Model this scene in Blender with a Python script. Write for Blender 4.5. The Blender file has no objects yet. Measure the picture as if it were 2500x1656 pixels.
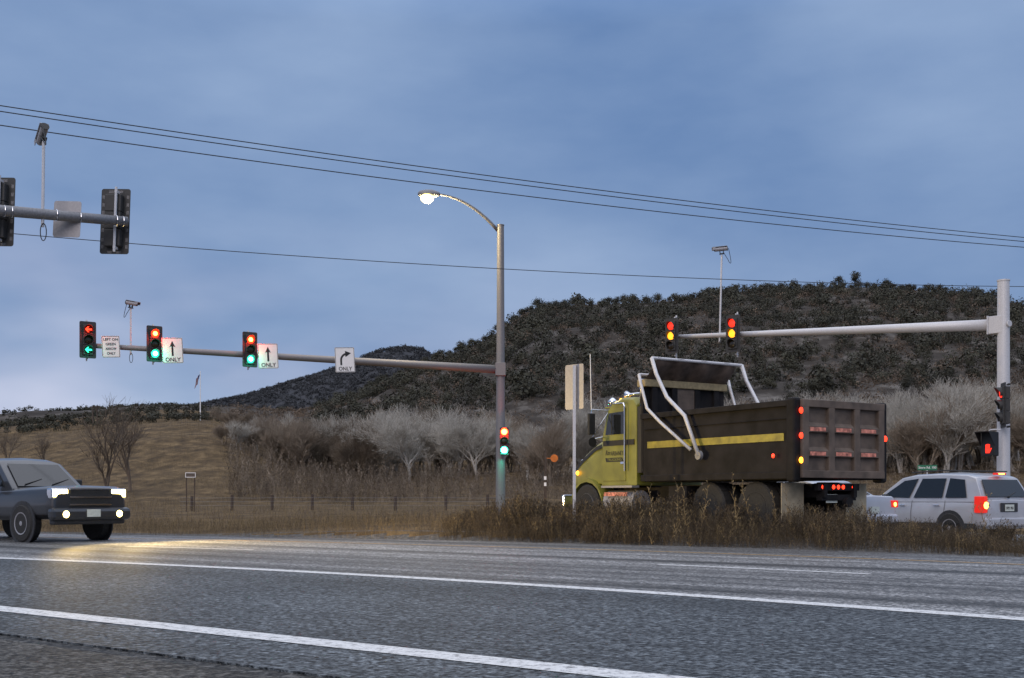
import bpy, math, random
import numpy as np
from mathutils import Vector, Matrix
random.seed(7); rng = np.random.default_rng(7)
R = math.radians
S = bpy.context.scene; C = S.collection

# ------------------------------------------------------------------ camera, sky, sun, exposure
EYE, F, HOR = .95, 2800., 1215.           # eye height, focal length and horizon row (in units of a 2500 px wide frame)
cam = bpy.data.cameras.new('camera'); camo = bpy.data.objects.new('camera', cam); C.objects.link(camo)
cam.sensor_width = 36; cam.lens = F/2500*36; cam.shift_y = (HOR-828)/2500
cam.clip_start = .1; cam.clip_end = 6000
camo.location = (0, 0, EYE); camo.rotation_euler = (R(90), 0, 0)
S.camera = camo
S.render.engine = 'CYCLES'
S.cycles.use_denoising = True
try: S.cycles.denoiser = 'OPENIMAGEDENOISE'
except Exception: pass
S.cycles.max_bounces = 5; S.cycles.diffuse_bounces = 2; S.cycles.glossy_bounces = 3; S.cycles.transparent_max_bounces = 6
S.cycles.sample_clamp_indirect = 4
S.view_settings.view_transform = 'Standard'; S.view_settings.look = 'None'
S.view_settings.exposure = .3; S.view_settings.gamma = 1

SUN_EL, SUN_ROT = R(4), R(200)
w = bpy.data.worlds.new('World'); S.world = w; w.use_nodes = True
nt = w.node_tree; nt.nodes.clear()
def N(t, **k):
    n = nt.nodes.new(t)
    for a, b in k.items(): setattr(n, a, b)
    return n
L = lambda a, b: nt.links.new(a, b)
out = N('ShaderNodeOutputWorld'); bg = N('ShaderNodeBackground'); L(bg.outputs[0], out.inputs[0])
sky = N('ShaderNodeTexSky', sky_type='NISHITA', sun_disc=False, sun_elevation=SUN_EL, sun_rotation=SUN_ROT)
skym = N('ShaderNodeVectorMath', operation='SCALE'); L(sky.outputs[0], skym.inputs[0]); skym.inputs['Scale'].default_value = .06
tc = N('ShaderNodeTexCoord'); sep = N('ShaderNodeSeparateXYZ'); L(tc.outputs['Generated'], sep.inputs[0])
mp = N('ShaderNodeMapping'); mp.inputs['Scale'].default_value = (1.0, 1.0, 2.6); L(tc.outputs['Generated'], mp.inputs[0])
nz = N('ShaderNodeTexNoise'); nz.inputs['Scale'].default_value = 3.0; nz.inputs['Detail'].default_value = 6; nz.inputs['Roughness'].default_value = .5
L(mp.outputs[0], nz.inputs[0])
rp = N('ShaderNodeValToRGB'); L(nz.outputs[0], rp.inputs[0])
rp.color_ramp.elements[0].position = .28; rp.color_ramp.elements[0].color = (.115, .205, .405, 1)
rp.color_ramp.elements[1].position = .78; rp.color_ramp.elements[1].color = (.29, .395, .59, 1)
mx = N('ShaderNodeMix', data_type='RGBA'); mx.inputs[0].default_value = .88
L(skym.outputs[0], mx.inputs[6]); L(rp.outputs[0], mx.inputs[7])
# thinner, paler cloud low down towards the left
lo1 = N('ShaderNodeMapRange'); lo1.inputs[1].default_value = .0; lo1.inputs[2].default_value = .24; lo1.inputs[3].default_value = 1; lo1.inputs[4].default_value = 0; L(sep.outputs[2], lo1.inputs[0])
lo2 = N('ShaderNodeMapRange'); lo2.inputs[1].default_value = -.42; lo2.inputs[2].default_value = .12; lo2.inputs[3].default_value = 1; lo2.inputs[4].default_value = .1; L(sep.outputs[0], lo2.inputs[0])
n2 = N('ShaderNodeTexNoise'); n2.inputs['Scale'].default_value = 4.5; n2.inputs['Detail'].default_value = 3; L(mp.outputs[0], n2.inputs[0])
n2r = N('ShaderNodeMapRange'); n2r.inputs[1].default_value = .35; n2r.inputs[2].default_value = .65; L(n2.outputs[0], n2r.inputs[0])
lm = N('ShaderNodeMath', operation='MULTIPLY'); L(lo1.outputs[0], lm.inputs[0]); L(lo2.outputs[0], lm.inputs[1])
lm2 = N('ShaderNodeMath', operation='MULTIPLY'); L(lm.outputs[0], lm2.inputs[0]); L(n2r.outputs[0], lm2.inputs[1])
mx2 = N('ShaderNodeMix', data_type='RGBA'); L(lm2.outputs[0], mx2.inputs[0]); L(mx.outputs[2], mx2.inputs[6]); mx2.inputs[7].default_value = (.62, .62, .74, 1); mx = mx2
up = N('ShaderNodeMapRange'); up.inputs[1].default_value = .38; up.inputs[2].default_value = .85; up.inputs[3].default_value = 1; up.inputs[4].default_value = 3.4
L(sep.outputs[2], up.inputs[0])  # unseen sky above the view boosted to brighten the road
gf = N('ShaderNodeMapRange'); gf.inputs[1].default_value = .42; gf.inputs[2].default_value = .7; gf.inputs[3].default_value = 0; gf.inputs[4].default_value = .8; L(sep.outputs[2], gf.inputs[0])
mx3 = N('ShaderNodeMix', data_type='RGBA'); L(gf.outputs[0], mx3.inputs[0]); L(mx.outputs[2], mx3.inputs[6]); mx3.inputs[7].default_value = (.36, .36, .38, 1); mx = mx3   # grey put into the unseen overhead sky to neutralise light on the road
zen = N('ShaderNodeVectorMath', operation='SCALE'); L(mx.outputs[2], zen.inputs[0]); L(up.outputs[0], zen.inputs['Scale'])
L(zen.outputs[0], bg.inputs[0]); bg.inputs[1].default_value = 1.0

sl = bpy.data.lights.new('sun', 'SUN'); sun = bpy.data.objects.new('sun', sl); C.objects.link(sun)
sl.energy = .8; sl.angle = R(35); sl.color = (1, .86, .78)
# low in the west behind the camera, hidden by cloud: broad and weak
sun.rotation_euler = (R(90)-R(28), 0, R(-20))

# ------------------------------------------------------------------ helpers
def mat(name, col, rough=.6, metal=0., var=.25, scale=6., bump=0., coat=0., emit=None, es=0., spec=.5, detail=4, coord='Object'):
    m = bpy.data.materials.new(name); m.use_nodes = True
    t = m.node_tree; p = t.nodes['Principled BSDF']
    p.inputs['Roughness'].default_value = rough; p.inputs['Metallic'].default_value = metal
    p.inputs['Specular IOR Level'].default_value = spec
    if coat: p.inputs['Coat Weight'].default_value = coat; p.inputs['Coat Roughness'].default_value = .08
    tc = t.nodes.new('ShaderNodeTexCoord')
    no = t.nodes.new('ShaderNodeTexNoise'); no.inputs['Scale'].default_value = scale; no.inputs['Detail'].default_value = detail
    if coord == 'World':
        g = t.nodes.new('ShaderNodeNewGeometry'); t.links.new(g.outputs['Position'], no.inputs[0])
    else: t.links.new(tc.outputs['Object'], no.inputs[0])
    r = t.nodes.new('ShaderNodeValToRGB'); t.links.new(no.outputs[0], r.inputs[0])
    r.color_ramp.elements[0].position = .3; r.color_ramp.elements[1].position = .7
    r.color_ramp.elements[0].color = tuple(c*(1-var) for c in col)+(1,)
    r.color_ramp.elements[1].color = tuple(min(1, c*(1+var)) for c in col)+(1,)
    t.links.new(r.outputs[0], p.inputs['Base Color'])
    if bump:
        b = t.nodes.new('ShaderNodeBump'); b.inputs['Strength'].default_value = bump; b.inputs['Distance'].default_value = .02
        t.links.new(no.outputs[0], b.inputs['Height']); t.links.new(b.outputs[0], p.inputs['Normal'])
    if emit:
        p.inputs['Emission Color'].default_value = emit+(1,); p.inputs['Emission Strength'].default_value = es
    return m

class MB:
    def __init__(s): s.v = []; s.f = []; s.m = []
    def add(s, vs, fs, mi=0):
        o = len(s.v); s.v += [tuple(v) for v in vs]; s.f += [tuple(i+o for i in f) for f in fs]; s.m += [mi]*len(fs); return s
    def box(s, c, d, rot=None, mi=0):
        x, y, z = d[0]/2, d[1]/2, d[2]/2
        vs = [Vector(p) for p in ((-x,-y,-z),(x,-y,-z),(x,y,-z),(-x,y,-z),(-x,-y,z),(x,-y,z),(x,y,z),(-x,y,z))]
        if rot is not None: vs = [rot @ v for v in vs]
        c = Vector(c)
        return s.add([v+c for v in vs], [(0,3,2,1),(4,5,6,7),(0,1,5,4),(1,2,6,5),(2,3,7,6),(3,0,4,7)], mi)
    def tube(s, pts, r, n=10, cap=True, mi=0):
        pts = [Vector(p) for p in pts]; k = len(pts)
        rs = r if isinstance(r, (list, tuple)) else [r]*k
        vs = []; ref = None
        for i, p in enumerate(pts):
            d = (pts[min(i+1, k-1)]-pts[max(i-1, 0)]).normalized()
            if ref is None:
                ref = Vector((0, 0, 1)) if abs(d.z) < .9 else Vector((1, 0, 0))
            a = (ref-d*ref.dot(d)).normalized(); b = d.cross(a); ref = a
            vs += [p+(a*math.cos(2*math.pi*j/n)+b*math.sin(2*math.pi*j/n))*rs[i] for j in range(n)]
        fs = [(i*n+j, i*n+(j+1) % n, (i+1)*n+(j+1) % n, (i+1)*n+j) for i in range(k-1) for j in range(n)]
        if cap: fs += [tuple(range(n-1, -1, -1)), tuple((k-1)*n+j for j in range(n))]
        return s.add(vs, fs, mi)
    def lathe(s, prof, c, axis='y', n=24, mi=0):          # prof: (radius, along)
        vs = []
        for r, a in prof:
            for j in range(n):
                q = 2*math.pi*j/n; x, y = r*math.cos(q), r*math.sin(q)
                v = {'y': (x, a, y), 'x': (a, x, y), 'z': (x, y, a)}[axis]
                vs.append((v[0]+c[0], v[1]+c[1], v[2]+c[2]))
        k = len(prof)
        fs = [(i*n+j, i*n+(j+1) % n, (i+1)*n+(j+1) % n, (i+1)*n+j) for i in range(k-1) for j in range(n)]
        fs += [tuple(range(n-1, -1, -1)), tuple((k-1)*n+j for j in range(n))]
        return s.add(vs, fs, mi)
    def prism(s, poly, off, mi=0):                         # poly: 3-D points, off: extrusion vector
        n = len(poly); off = Vector(off); a = [Vector(p) for p in poly]
        return s.add(a+[p+off for p in a], [tuple(range(n)), tuple(range(2*n-1, n-1, -1))]+[(i, i+n, (i+1) % n+n, (i+1) % n) for i in range(n)], mi)
    def loft(s, secs, mi=0):
        k, n = len(secs), len(secs[0]); vs = [p for q in secs for p in q]
        fs = [(i*n+j, i*n+(j+1) % n, (i+1)*n+(j+1) % n, (i+1)*n+j) for i in range(k-1) for j in range(n)]
        fs += [tuple(range(n-1, -1, -1)), tuple((k-1)*n+j for j in range(n))]
        return s.add(vs, fs, mi)
    def build(s, name, m, parent=None, smooth=False, bevel=0, sub=0):
        me = bpy.data.meshes.new(name); me.from_pydata(s.v, [], s.f)
        for x in (m if isinstance(m, (list, tuple)) else [m]): me.materials.append(x)
        if any(s.m): me.polygons.foreach_set('material_index', s.m)
        import bmesh
        b = bmesh.new(); b.from_mesh(me); bmesh.ops.recalc_face_normals(b, faces=b.faces); b.to_mesh(me); b.free()
        return link(name, me, parent, smooth, bevel, sub)
def link(name, me, parent=None, smooth=False, bevel=0, sub=0):
    if smooth: me.polygons.foreach_set('use_smooth', [True]*len(me.polygons))
    o = bpy.data.objects.new(name, me); C.objects.link(o)
    if parent is not None: o.parent = parent
    if bevel:
        q = o.modifiers.new('bevel', 'BEVEL'); q.width = bevel; q.segments = 2; q.limit_method = 'ANGLE'; q.angle_limit = R(35)
    if sub:
        q = o.modifiers.new('sub', 'SUBSURF'); q.levels = q.render_levels = sub
    if smooth and bevel: 
        q = o.modifiers.new('wn', 'WEIGHTED_NORMAL'); q.keep_sharp = True
    return o
def npmesh(name, verts, faces, mats, mi=None, parent=None, smooth=False):
    """verts (n,3), faces (m,k) arrays, k constant"""
    me = bpy.data.meshes.new(name); n, (m_, k) = len(verts), faces.shape
    me.vertices.add(n); me.vertices.foreach_set('co', np.asarray(verts, np.float32).ravel())
    me.loops.add(m_*k); me.loops.foreach_set('vertex_index', faces.astype(np.int32).ravel())
    me.polygons.add(m_); me.polygons.foreach_set('loop_start', np.arange(0, m_*k, k, dtype=np.int32))
    for x in mats: me.materials.append(x)
    if mi is not None: me.polygons.foreach_set('material_index', np.asarray(mi, np.int32))
    me.update(calc_edges=True); me.validate()
    return link(name, me, parent, smooth)
def tag(o, label=None, cat=None, group=None, kind=None):
    for k, v in (('label', label), ('category', cat), ('group', group), ('kind', kind)):
        if v: o[k] = v
    return o
def thing(name, label, cat, loc=(0, 0, 0), rz=0, group=None):
    o = bpy.data.objects.new(name, None); C.objects.link(o); o.empty_display_size = .2
    o.location = loc; o.rotation_euler = (0, 0, rz)
    return tag(o, label, cat, group)
def copy_tree(o, parent=None):
    c = o.copy(); C.objects.link(c)
    if parent is not None: c.parent = parent
    for ch in list(o.children): copy_tree(ch, c)
    return c
def face(fx, fy): return math.atan2(fx, -fy)               # rotation that turns local -y towards (fx, fy)
def text(body, size, m, name, parent, loc, width=None, rot=(R(90), 0, 0), bold=.012, depth=.002, shear=0, label=None):
    cu = bpy.data.curves.new(name, 'FONT'); cu.body = body; cu.size = size; cu.align_x = 'CENTER'; cu.align_y = 'CENTER'
    cu.offset = bold*size; cu.extrude = depth; cu.resolution_u = 3; cu.shear = shear
    t = bpy.data.objects.new('tmp', cu); C.objects.link(t); bpy.context.view_layer.update()
    dg = bpy.context.evaluated_depsgraph_get()
    me = bpy.data.meshes.new_from_object(t.evaluated_get(dg)); me.name = name
    bpy.data.objects.remove(t); bpy.data.curves.remove(cu)
    if width:
        xs = [v.co.x for v in me.vertices]; k = width/(max(xs)-min(xs))
        for v in me.vertices: v.co.x *= k
    me.materials.clear(); me.materials.append(m)
    o = link(name, me, parent); o.location = loc; o.rotation_euler = rot
    return o
sm = lambda t: t*t*(3-2*t)
def clamp(t, a=0., b=1.): return np.minimum(np.maximum(t, a), b)

# ------------------------------------------------------------------ lie of the land
# near highway runs along D (to the left and away), NN points across it away from the camera
D = (-.805, .593); NN = (.593, .805)
def sn(x, y): return D[0]*x+D[1]*y, NN[0]*x+NN[1]*y
def xy(s, n): return D[0]*s+NN[0]*n, D[1]*s+NN[1]*n
def curve(s):
    q = clamp(s-10, -10, 12); return -.0105*q*q-.252*np.maximum(0, s-22)
def interp(u, pts): return np.interp(u, [p[0] for p in pts], [p[1] for p in pts])
CREST = [(-900,1020),(0,1024),(100,1017),(200,1007),(300,1000),(380,996),(450,1001),(520,1007),(650,1012),(740,1004),(800,990),(850,970),(930,930),(1000,900),(1050,876),(1100,856),(1180,826),(1222,797),(1270,764),(1310,744),(1400,737),(1500,733),(1600,730),(1680,722),(1720,714),(1800,703),(1900,700),(2000,697),(2100,692),(2200,698),(2300,704),(2400,714),(2445,722),(2500,742),(2700,800),(3300,830)]
MIDL = [(-900,1085),(0,1075),(60,1068),(150,1060),(300,1046),(450,1036),(520,1038),(600,1065),(700,1120),(850,1165),(1000,1160),(1300,1150),(1700,1140),(2000,1128),(2300,1110),(2700,1090),(3300,1090)]
def vnoise(x, y, k):
    return (np.sin(x*.11*k+1.3*np.sin(y*.07*k))+np.sin(y*.13*k+x*.05*k+2)+np.sin((x-y)*.19*k+.7))/3
def H(x, y):
    x = np.asarray(x, float); y = np.asarray(y, float)
    yy = np.maximum(y, 3.); u = 1250+F*x/yy
    s, n = sn(x, y)
    far = .22+(-.37)*sm(clamp((x-6)/4.5))
    near = far*sm(clamp((n-19.6-curve(s))/2.2))*sm(clamp((40-y)/8+.2))*clamp((x+8)/5)
    near = near+.05*vnoise(x, y, 4)*clamp((n-24)/8)
    z100 = EYE+(HOR-1236)/F*105
    zm = EYE+(HOR-interp(u, MIDL))/F*215
    zc = EYE+(HOR-interp(u, CREST)-9*clamp((u-700)/200))/F*520
    t1 = clamp((y-45)/60); a = near*(1-t1)+z100*t1
    t2 = clamp((y-105)/110); a = a*(1-t2)+zm*t2**1.15 if False else a+(zm-z100)*sm(t2)*1.0*(y > 105)
    t3 = clamp((y-215)/305)
    a = np.where(y > 215, zm+(zc-zm)*(.35*t3+.65*t3**.85)+3.0*vnoise(x, y, .35)*np.sin(math.pi*t3)+1.2*vnoise(x, y, 1.1)*np.sin(math.pi*t3), a)
    a = a+.35*vnoise(x, y, 1.6)*clamp((y-110)/60)*clamp((500-y)/80)
    a = np.where(y > 520, zc-(y-520)*.35, a)
    return a
def Hs(x, y): return float(H(x, y))
# lane directions of the second road, where the queue stands
A2 = Vector((-.535, .845, 0)); B2 = Vector((.845, .535, 0)); O2 = Vector((5.56, 22.4, 0))   # O2: rear left corner of the dump truck
def far_road_mask(x, y):
    px, py = x-O2.x, y-O2.y
    lat = px*B2.x+py*B2.y; lon = px*A2.x+py*A2.y
    return (lat > -1.6) & (lat < 15.2) & (lon > -26) & (lon < 11)

# ------------------------------------------------------------------ materials
M = {}
M['galv'] = mat('galvanised_steel', (.56, .55, .56), .5, .2, .12, 40, .05)
M['galvmid'] = mat('dull_galvanised_steel', (.21, .20, .20), .55, .25, .15, 40, .05)
M['galvdark'] = mat('weathered_steel', (.2, .2, .21), .55, .3, .2, 30, .05)
M['signal'] = mat('black_signal_enamel', (.034, .033, .032), .6, 0, .2, 12)
M['blackmetal'] = mat('black_enamel', (.012, .012, .012), .55, 0, .3, 12)
M['black'] = mat('black_print', (.012, .012, .012), .6, 0, .1)
M['white'] = mat('white_sheeting', (.84, .81, .78), .5, 0, .04, 9)
M['alu'] = mat('bare_aluminium', (.33, .32, .33), .5, .35, .1, 22)
M['green'] = mat('green_sheeting', (.02, .16, .08), .5, 0, .1)
M['wire'] = mat('cable_black', (.012, .012, .014), .6)
M['chrome'] = mat('chrome', (.75, .75, .78), .12, 1, .04)
M['rubber'] = mat('tyre_rubber', (.022, .021, .02), .85, 0, .3, 25, .2)
M['glass'] = mat('dark_window_glass', (.012, .014, .016), .06, 0, .05, spec=.6)
M['darksteel'] = mat('dark_painted_steel', (.012, .0105, .011), .7, 0, .6, 3, .05, spec=.2)
M['bedsteel'] = mat('brown_dusty_steel', (.105, .078, .06), .7, 0, .4, 3.2, .1)
M['yellow'] = mat('yellow_green_paint', (.20, .195, .028), .45, 0, .3, 2.0, coat=.2)
M['stripe'] = mat('yellow_stripe', (.27, .22, .02), .5, 0, .35, 5)
M['tarp'] = mat('brown_tarpaulin', (.13, .092, .07), .8, 0, .5, 4, .3)
M['beige'] = mat('tan_housing', (.30, .24, .13), .7, 0, .25, 12)
M['mudflap'] = mat('pale_mud_flap', (.38, .32, .22), .75, 0, .2, 5)
M['silver'] = mat('silver_paint', (.50, .50, .53), .3, .25, .04, 3, coat=.6)
M['suv'] = mat('pale_silver_paint', (.44, .44, .46), .3, .2, .08, 3, coat=.6)
M['tan'] = mat('charcoal_paint', (.035, .036, .04), .3, .2, .1, 3, coat=.6)
M['plastic'] = mat('dark_plastic', (.03, .03, .032), .6)
M['redwhite'] = mat('reflective_tape', (.55, .2, .14), .5, 0, .7, 9)
M['plate'] = mat('number_plate', (.55, .58, .52), .5, 0, .1, 20)
M['wood'] = mat('weathered_post_wood', (.07, .05, .038), .9, 0, .4, 12, .3)
M['red_on'] = mat('lit_red_lens', (.3, .01, .01), .4, emit=(1, .035, .010), es=3)
M['red_core'] = mat('lit_red_bulb', (.3, .05, .01), .4, emit=(1, .45, .05), es=12)
M['amber_on'] = mat('lit_amber_lens', (.3, .1, .01), .4, emit=(1, .34, .015), es=2.2)
M['red_soft'] = mat('lit_red_lens_soft', (.3, .01, .01), .4, emit=(1, .03, .012), es=1.6)
M['tail_red'] = mat('lit_tail_lens', (.25, .01, .01), .3, emit=(1, .03, .012), es=.55)
M['tail_core'] = mat('lit_tail_bulb', (.3, .1, .01), .3, emit=(1, .35, .05), es=9)
M['red_hot'] = mat('glaring_red_lens', (.3, .01, .01), .4, emit=(1, .035, .01), es=8); M['green_hot'] = mat('glaring_green_lens', (.02, .3, .2), .4, emit=(.05, 1, .6), es=4)
M['green_core'] = mat('lit_green_bulb', (.1, .3, .2), .4, emit=(.5, 1, .85), es=10)
M['green_on'] = mat('lit_green_lens', (.02, .3, .2), .4, emit=(.04, 1, .55), es=1.5)
M['lens_off'] = mat('unlit_lens', (.03, .022, .012), .2)
M['head_on'] = mat('lit_headlamp', (.8, .8, .7), .3, emit=(1, .80, .26), es=9)
M['fog_on'] = mat('lit_fog_lamp', (.8, .8, .7), .3, emit=(1, .76, .22), es=8)
M['lamp_on'] = mat('lit_street_lamp', (.8, .8, .7), .3, emit=(1, .75, .17), es=7)
M['marker'] = mat('lit_amber_marker', (.4, .15, .01), .3, emit=(1, .36, .02), es=5)
M['bark'] = mat('pale_bare_wood', (.38, .35, .31), .9, 0, .25, .4, coord='World')
M['twig'] = mat('pale_grey_twigs', (.40, .37, .32), .9, 0, .25, .2, coord='World')
M['twigb'] = mat('tan_twigs', (.24, .19, .14), .9, 0, .25, .2, coord='World'); M['twigc'] = mat('grey_brown_twigs', (.16, .125, .09), .9, 0, .25, .2, coord='World')
M['twigdark'] = mat('brown_twigs', (.12, .09, .065), .9, 0, .3, .25, coord='World')
M['brush'] = mat('grey_leafless_brush', (.112, .080, .054), .9, 0, .45, .05, coord='World')
M['leaf'] = mat('juniper_foliage', (.036, .034, .020), .85, 0, .5, .12, coord='World')
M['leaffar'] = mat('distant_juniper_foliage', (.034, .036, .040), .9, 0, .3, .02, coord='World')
M['weedA'] = mat('dry_weed_brown', (.085, .06, .034), .9, 0, .5, 1.7, coord='World')
M['weedB'] = mat('dry_weed_straw', (.21, .15, .07), .9, 0, .4, 1.5, coord='World')
M['weedC'] = mat('dry_weed_dark', (.05, .036, .02), .9, 0, .4, 1.3, coord='World')
M['line'] = mat('worn_white_road_paint', (.55, .56, .56), .55, 0, .22, 26, .3, coord='World')
M['yline'] = mat('worn_yellow_road_paint', (.42, .25, .07), .6, 0, .25, 22, coord='World')
def worn(name, col):
    m = mat(name, col, .6, 0, .15, 30, .2, coord='World'); t = m.node_tree; p = t.nodes['Principled BSDF']
    src = p.inputs['Base Color'].links[0].from_socket
    g = t.nodes.new('ShaderNodeNewGeometry'); n = t.nodes.new('ShaderNodeTexNoise'); n.inputs['Scale'].default_value = 14; n.inputs['Detail'].default_value = 8; n.inputs['Roughness'].default_value = .75
    t.links.new(g.outputs['Position'], n.inputs[0])
    r = t.nodes.new('ShaderNodeValToRGB'); r.color_ramp.elements[0].position = .36; r.color_ramp.elements[1].position = .5; t.links.new(n.outputs[0], r.inputs[0])
    x = t.nodes.new('ShaderNodeMix'); x.data_type = 'RGBA'; t.links.new(r.outputs[0], x.inputs[0]); x.inputs[6].default_value = (.13, .13, .135, 1); t.links.new(src, x.inputs[7]); t.links.new(x.outputs[2], p.inputs['Base Color'])
    return m
M['line'] = worn('worn_white_road_paint', (.62, .62, .61)); M['yline'] = worn('worn_yellow_road_paint', (.42, .25, .07))
M['stone'] = mat('grit_stone', (.06, .055, .05), .9, 0, .5, 30)
M['flagm'] = None

def ground_mat(name, cols, sc, bump=.4, rough=.95):
    m = bpy.data.materials.new(name); m.use_nodes = True; t = m.node_tree; p = t.nodes['Principled BSDF']
    p.inputs['Roughness'].default_value = rough; p.inputs['Specular IOR Level'].default_value = .2
    g = t.nodes.new('ShaderNodeNewGeometry')
    a = t.nodes.new('ShaderNodeTexNoise'); a.inputs['Scale'].default_value = sc; a.inputs['Detail'].default_value = 8; a.inputs['Roughness'].default_value = .65
    mp = t.nodes.new('ShaderNodeMapping'); mp.inputs['Scale'].default_value = (1, .55, 1.8)
    t.links.new(g.outputs['Position'], mp.inputs[0]); t.links.new(mp.outputs[0], a.inputs[0])
    r = t.nodes.new('ShaderNodeValToRGB'); t.links.new(a.outputs[0], r.inputs[0])
    e = r.color_ramp.elements
    e[0].position = .3; e[1].position = .72
    e[0].color = cols[0]+(1,); e[1].color = cols[-1]+(1,)
    for i, c in enumerate(cols[1:-1]):
        q = e.new(.3+.42*(i+1)/(len(cols)-1)); q.color = c+(1,)
    t.links.new(r.outputs[0], p.inputs['Base Color'])
    b = t.nodes.new('ShaderNodeBump'); b.inputs['Strength'].default_value = bump; b.inputs['Distance'].default_value = .3
    t.links.new(a.outputs[0], b.inputs['Height']); t.links.new(b.outputs[0], p.inputs['Normal'])
    return m
M['field'] = ground_mat('dry_grass_ground', [(.035, .022, .010), (.095, .062, .028), (.19, .128, .062)], .55)  # dry-grass tan, tinted warmer so the colour carries headlight glare
M['hill'] = ground_mat('hillside_scrub_ground', [(.026, .021, .017), (.045, .037, .03), (.15, .135, .12)], .2)
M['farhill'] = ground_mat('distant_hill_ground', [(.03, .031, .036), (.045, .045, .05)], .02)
M['gravel'] = ground_mat('gravel_verge', [(.05, .048, .045), (.10, .095, .09), (.2, .19, .18)], 9, .5)

def asphalt(name, lo, hi, rough, streak, grain=55., spec=.5):
    m = bpy.data.materials.new(name); m.use_nodes = True; t = m.node_tree; p = t.nodes['Principled BSDF']
    nd = t.nodes.new; lk = t.links.new
    g = nd('ShaderNodeNewGeometry')
    mp = nd('ShaderNodeMapping'); mp.inputs['Rotation'].default_value = (0, 0, -math.atan2(D[1], D[0])); lk(g.outputs['Position'], mp.inputs[0])
    f = nd('ShaderNodeTexNoise'); f.inputs['Scale'].default_value = grain; f.inputs['Detail'].default_value = 3; f.inputs['Roughness'].default_value = .7; lk(mp.outputs[0], f.inputs[0])
    vo = nd('ShaderNodeTexVoronoi'); vo.inputs['Scale'].default_value = grain*.7; lk(mp.outputs[0], vo.inputs[0])
    ms = nd('ShaderNodeMapping'); ms.inputs['Scale'].default_value = (.02, 1.35, 1); lk(mp.outputs[0], ms.inputs[0])
    st = nd('ShaderNodeTexNoise'); st.inputs['Scale'].default_value = 1.0; st.inputs['Detail'].default_value = 3; lk(ms.outputs[0], st.inputs[0])
    bl = nd('ShaderNodeTexNoise'); bl.inputs['Scale'].default_value = .5; bl.inputs['Detail'].default_value = 5; lk(mp.outputs[0], bl.inputs[0])
    r = nd('ShaderNodeValToRGB'); r.color_ramp.elements[0].position = .40; r.color_ramp.elements[1].position = .68
    r.color_ramp.elements[0].color = lo+(1,); r.color_ramp.elements[1].color = hi+(1,); lk(f.outputs[0], r.inputs[0])
    sr = nd('ShaderNodeMapRange'); sr.inputs[1].default_value = .35; sr.inputs[2].default_value = .65; sr.inputs[3].default_value = 1-streak; sr.inputs[4].default_value = 1+streak*.6; lk(st.outputs[0], sr.inputs[0])
    br = nd('ShaderNodeMapRange'); br.inputs[1].default_value = .3; br.inputs[2].default_value = .7; br.inputs[3].default_value = .82; br.inputs[4].default_value = 1.15; lk(bl.outputs[0], br.inputs[0])
    mu = nd('ShaderNodeMath'); mu.operation = 'MULTIPLY'; lk(sr.outputs[0], mu.inputs[0]); lk(br.outputs[0], mu.inputs[1])
    vr = nd('ShaderNodeMapRange'); vr.inputs[1].default_value = 0; vr.inputs[2].default_value = 1; vr.inputs[3].default_value = .5; vr.inputs[4].default_value = 1.5
    sp = nd('ShaderNodeSeparateColor'); lk(vo.outputs['Color'], sp.inputs[0]); lk(sp.outputs[0], vr.inputs[0])
    m2 = nd('ShaderNodeMath'); m2.operation = 'MULTIPLY'; lk(mu.outputs[0], m2.inputs[0]); lk(vr.outputs[0], m2.inputs[1])
    sc = nd('ShaderNodeVectorMath'); sc.operation = 'SCALE'; lk(r.outputs[0], sc.inputs[0]); lk(m2.outputs[0], sc.inputs['Scale'])
    lk(sc.outputs[0], p.inputs['Base Color'])
    b = nd('ShaderNodeBump'); b.inputs['Strength'].default_value = .55; b.inputs['Distance'].default_value = .012
    ad = nd('ShaderNodeMath'); ad.operation = 'ADD'; lk(f.outputs[0], ad.inputs[0]); lk(vo.outputs['Distance'], ad.inputs[1])
    lk(ad.outputs[0], b.inputs['Height']); lk(b.outputs[0], p.inputs['Normal'])
    p.inputs['Roughness'].default_value = rough; p.inputs['Specular IOR Level'].default_value = spec
    return m
M['road'] = asphalt('worn_asphalt', (.04, .04, .04), (.33, .328, .325), .6, .75, 24, .25)
M['lane'] = asphalt('coarse_dark_asphalt', (.006, .0072, .0085), (.165, .185, .20), .65, .22, 22, .2)
M['oldroad'] = asphalt('old_asphalt_edge', (.008, .008, .0078), (.12, .115, .106), .7, .14, 26, .18)

# ------------------------------------------------------------------ setting: ground, hills, roads
def terrain():
    us = np.linspace(-1500, 4000, 300)
    ys = np.concatenate([np.linspace(1.5, 50, 150), np.linspace(51, 215, 90), np.linspace(218, 520, 110), np.linspace(530, 760, 14)])
    U, Y = np.meshgrid(us, ys); X = (U-1250)/F*Y
    # widen the near rows so that the ground also reaches beside and behind the camera
    Z = H(X, Y); s, n = sn(X, Y)
    Z = np.where(n < 20.6+curve(s), -.12, Z); Z = np.where(far_road_mask(X, Y), Z-.1, Z)
    nr, nc = U.shape
    V = np.stack([X, Y, Z], -1).reshape(-1, 3)
    i = np.arange(nr*nc).reshape(nr, nc)
    Fc = np.stack([i[:-1, :-1], i[:-1, 1:], i[1:, 1:], i[1:, :-1]], -1).reshape(-1, 4)
    yc = Y[:-1, :-1].ravel(); uc = U[:-1, :-1].ravel()
    mi = ((yc > 225) & ((uc > 640) | (yc > 300))).astype(int)
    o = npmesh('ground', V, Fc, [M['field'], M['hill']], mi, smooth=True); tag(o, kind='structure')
    m = MB(); m.add([(-4000, -300, -.6), (4000, -300, -.6), (4000, 5000, -.6), (-4000, 5000, -.6)], [(0, 1, 2, 3)])
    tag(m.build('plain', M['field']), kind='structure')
terrain()
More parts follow.
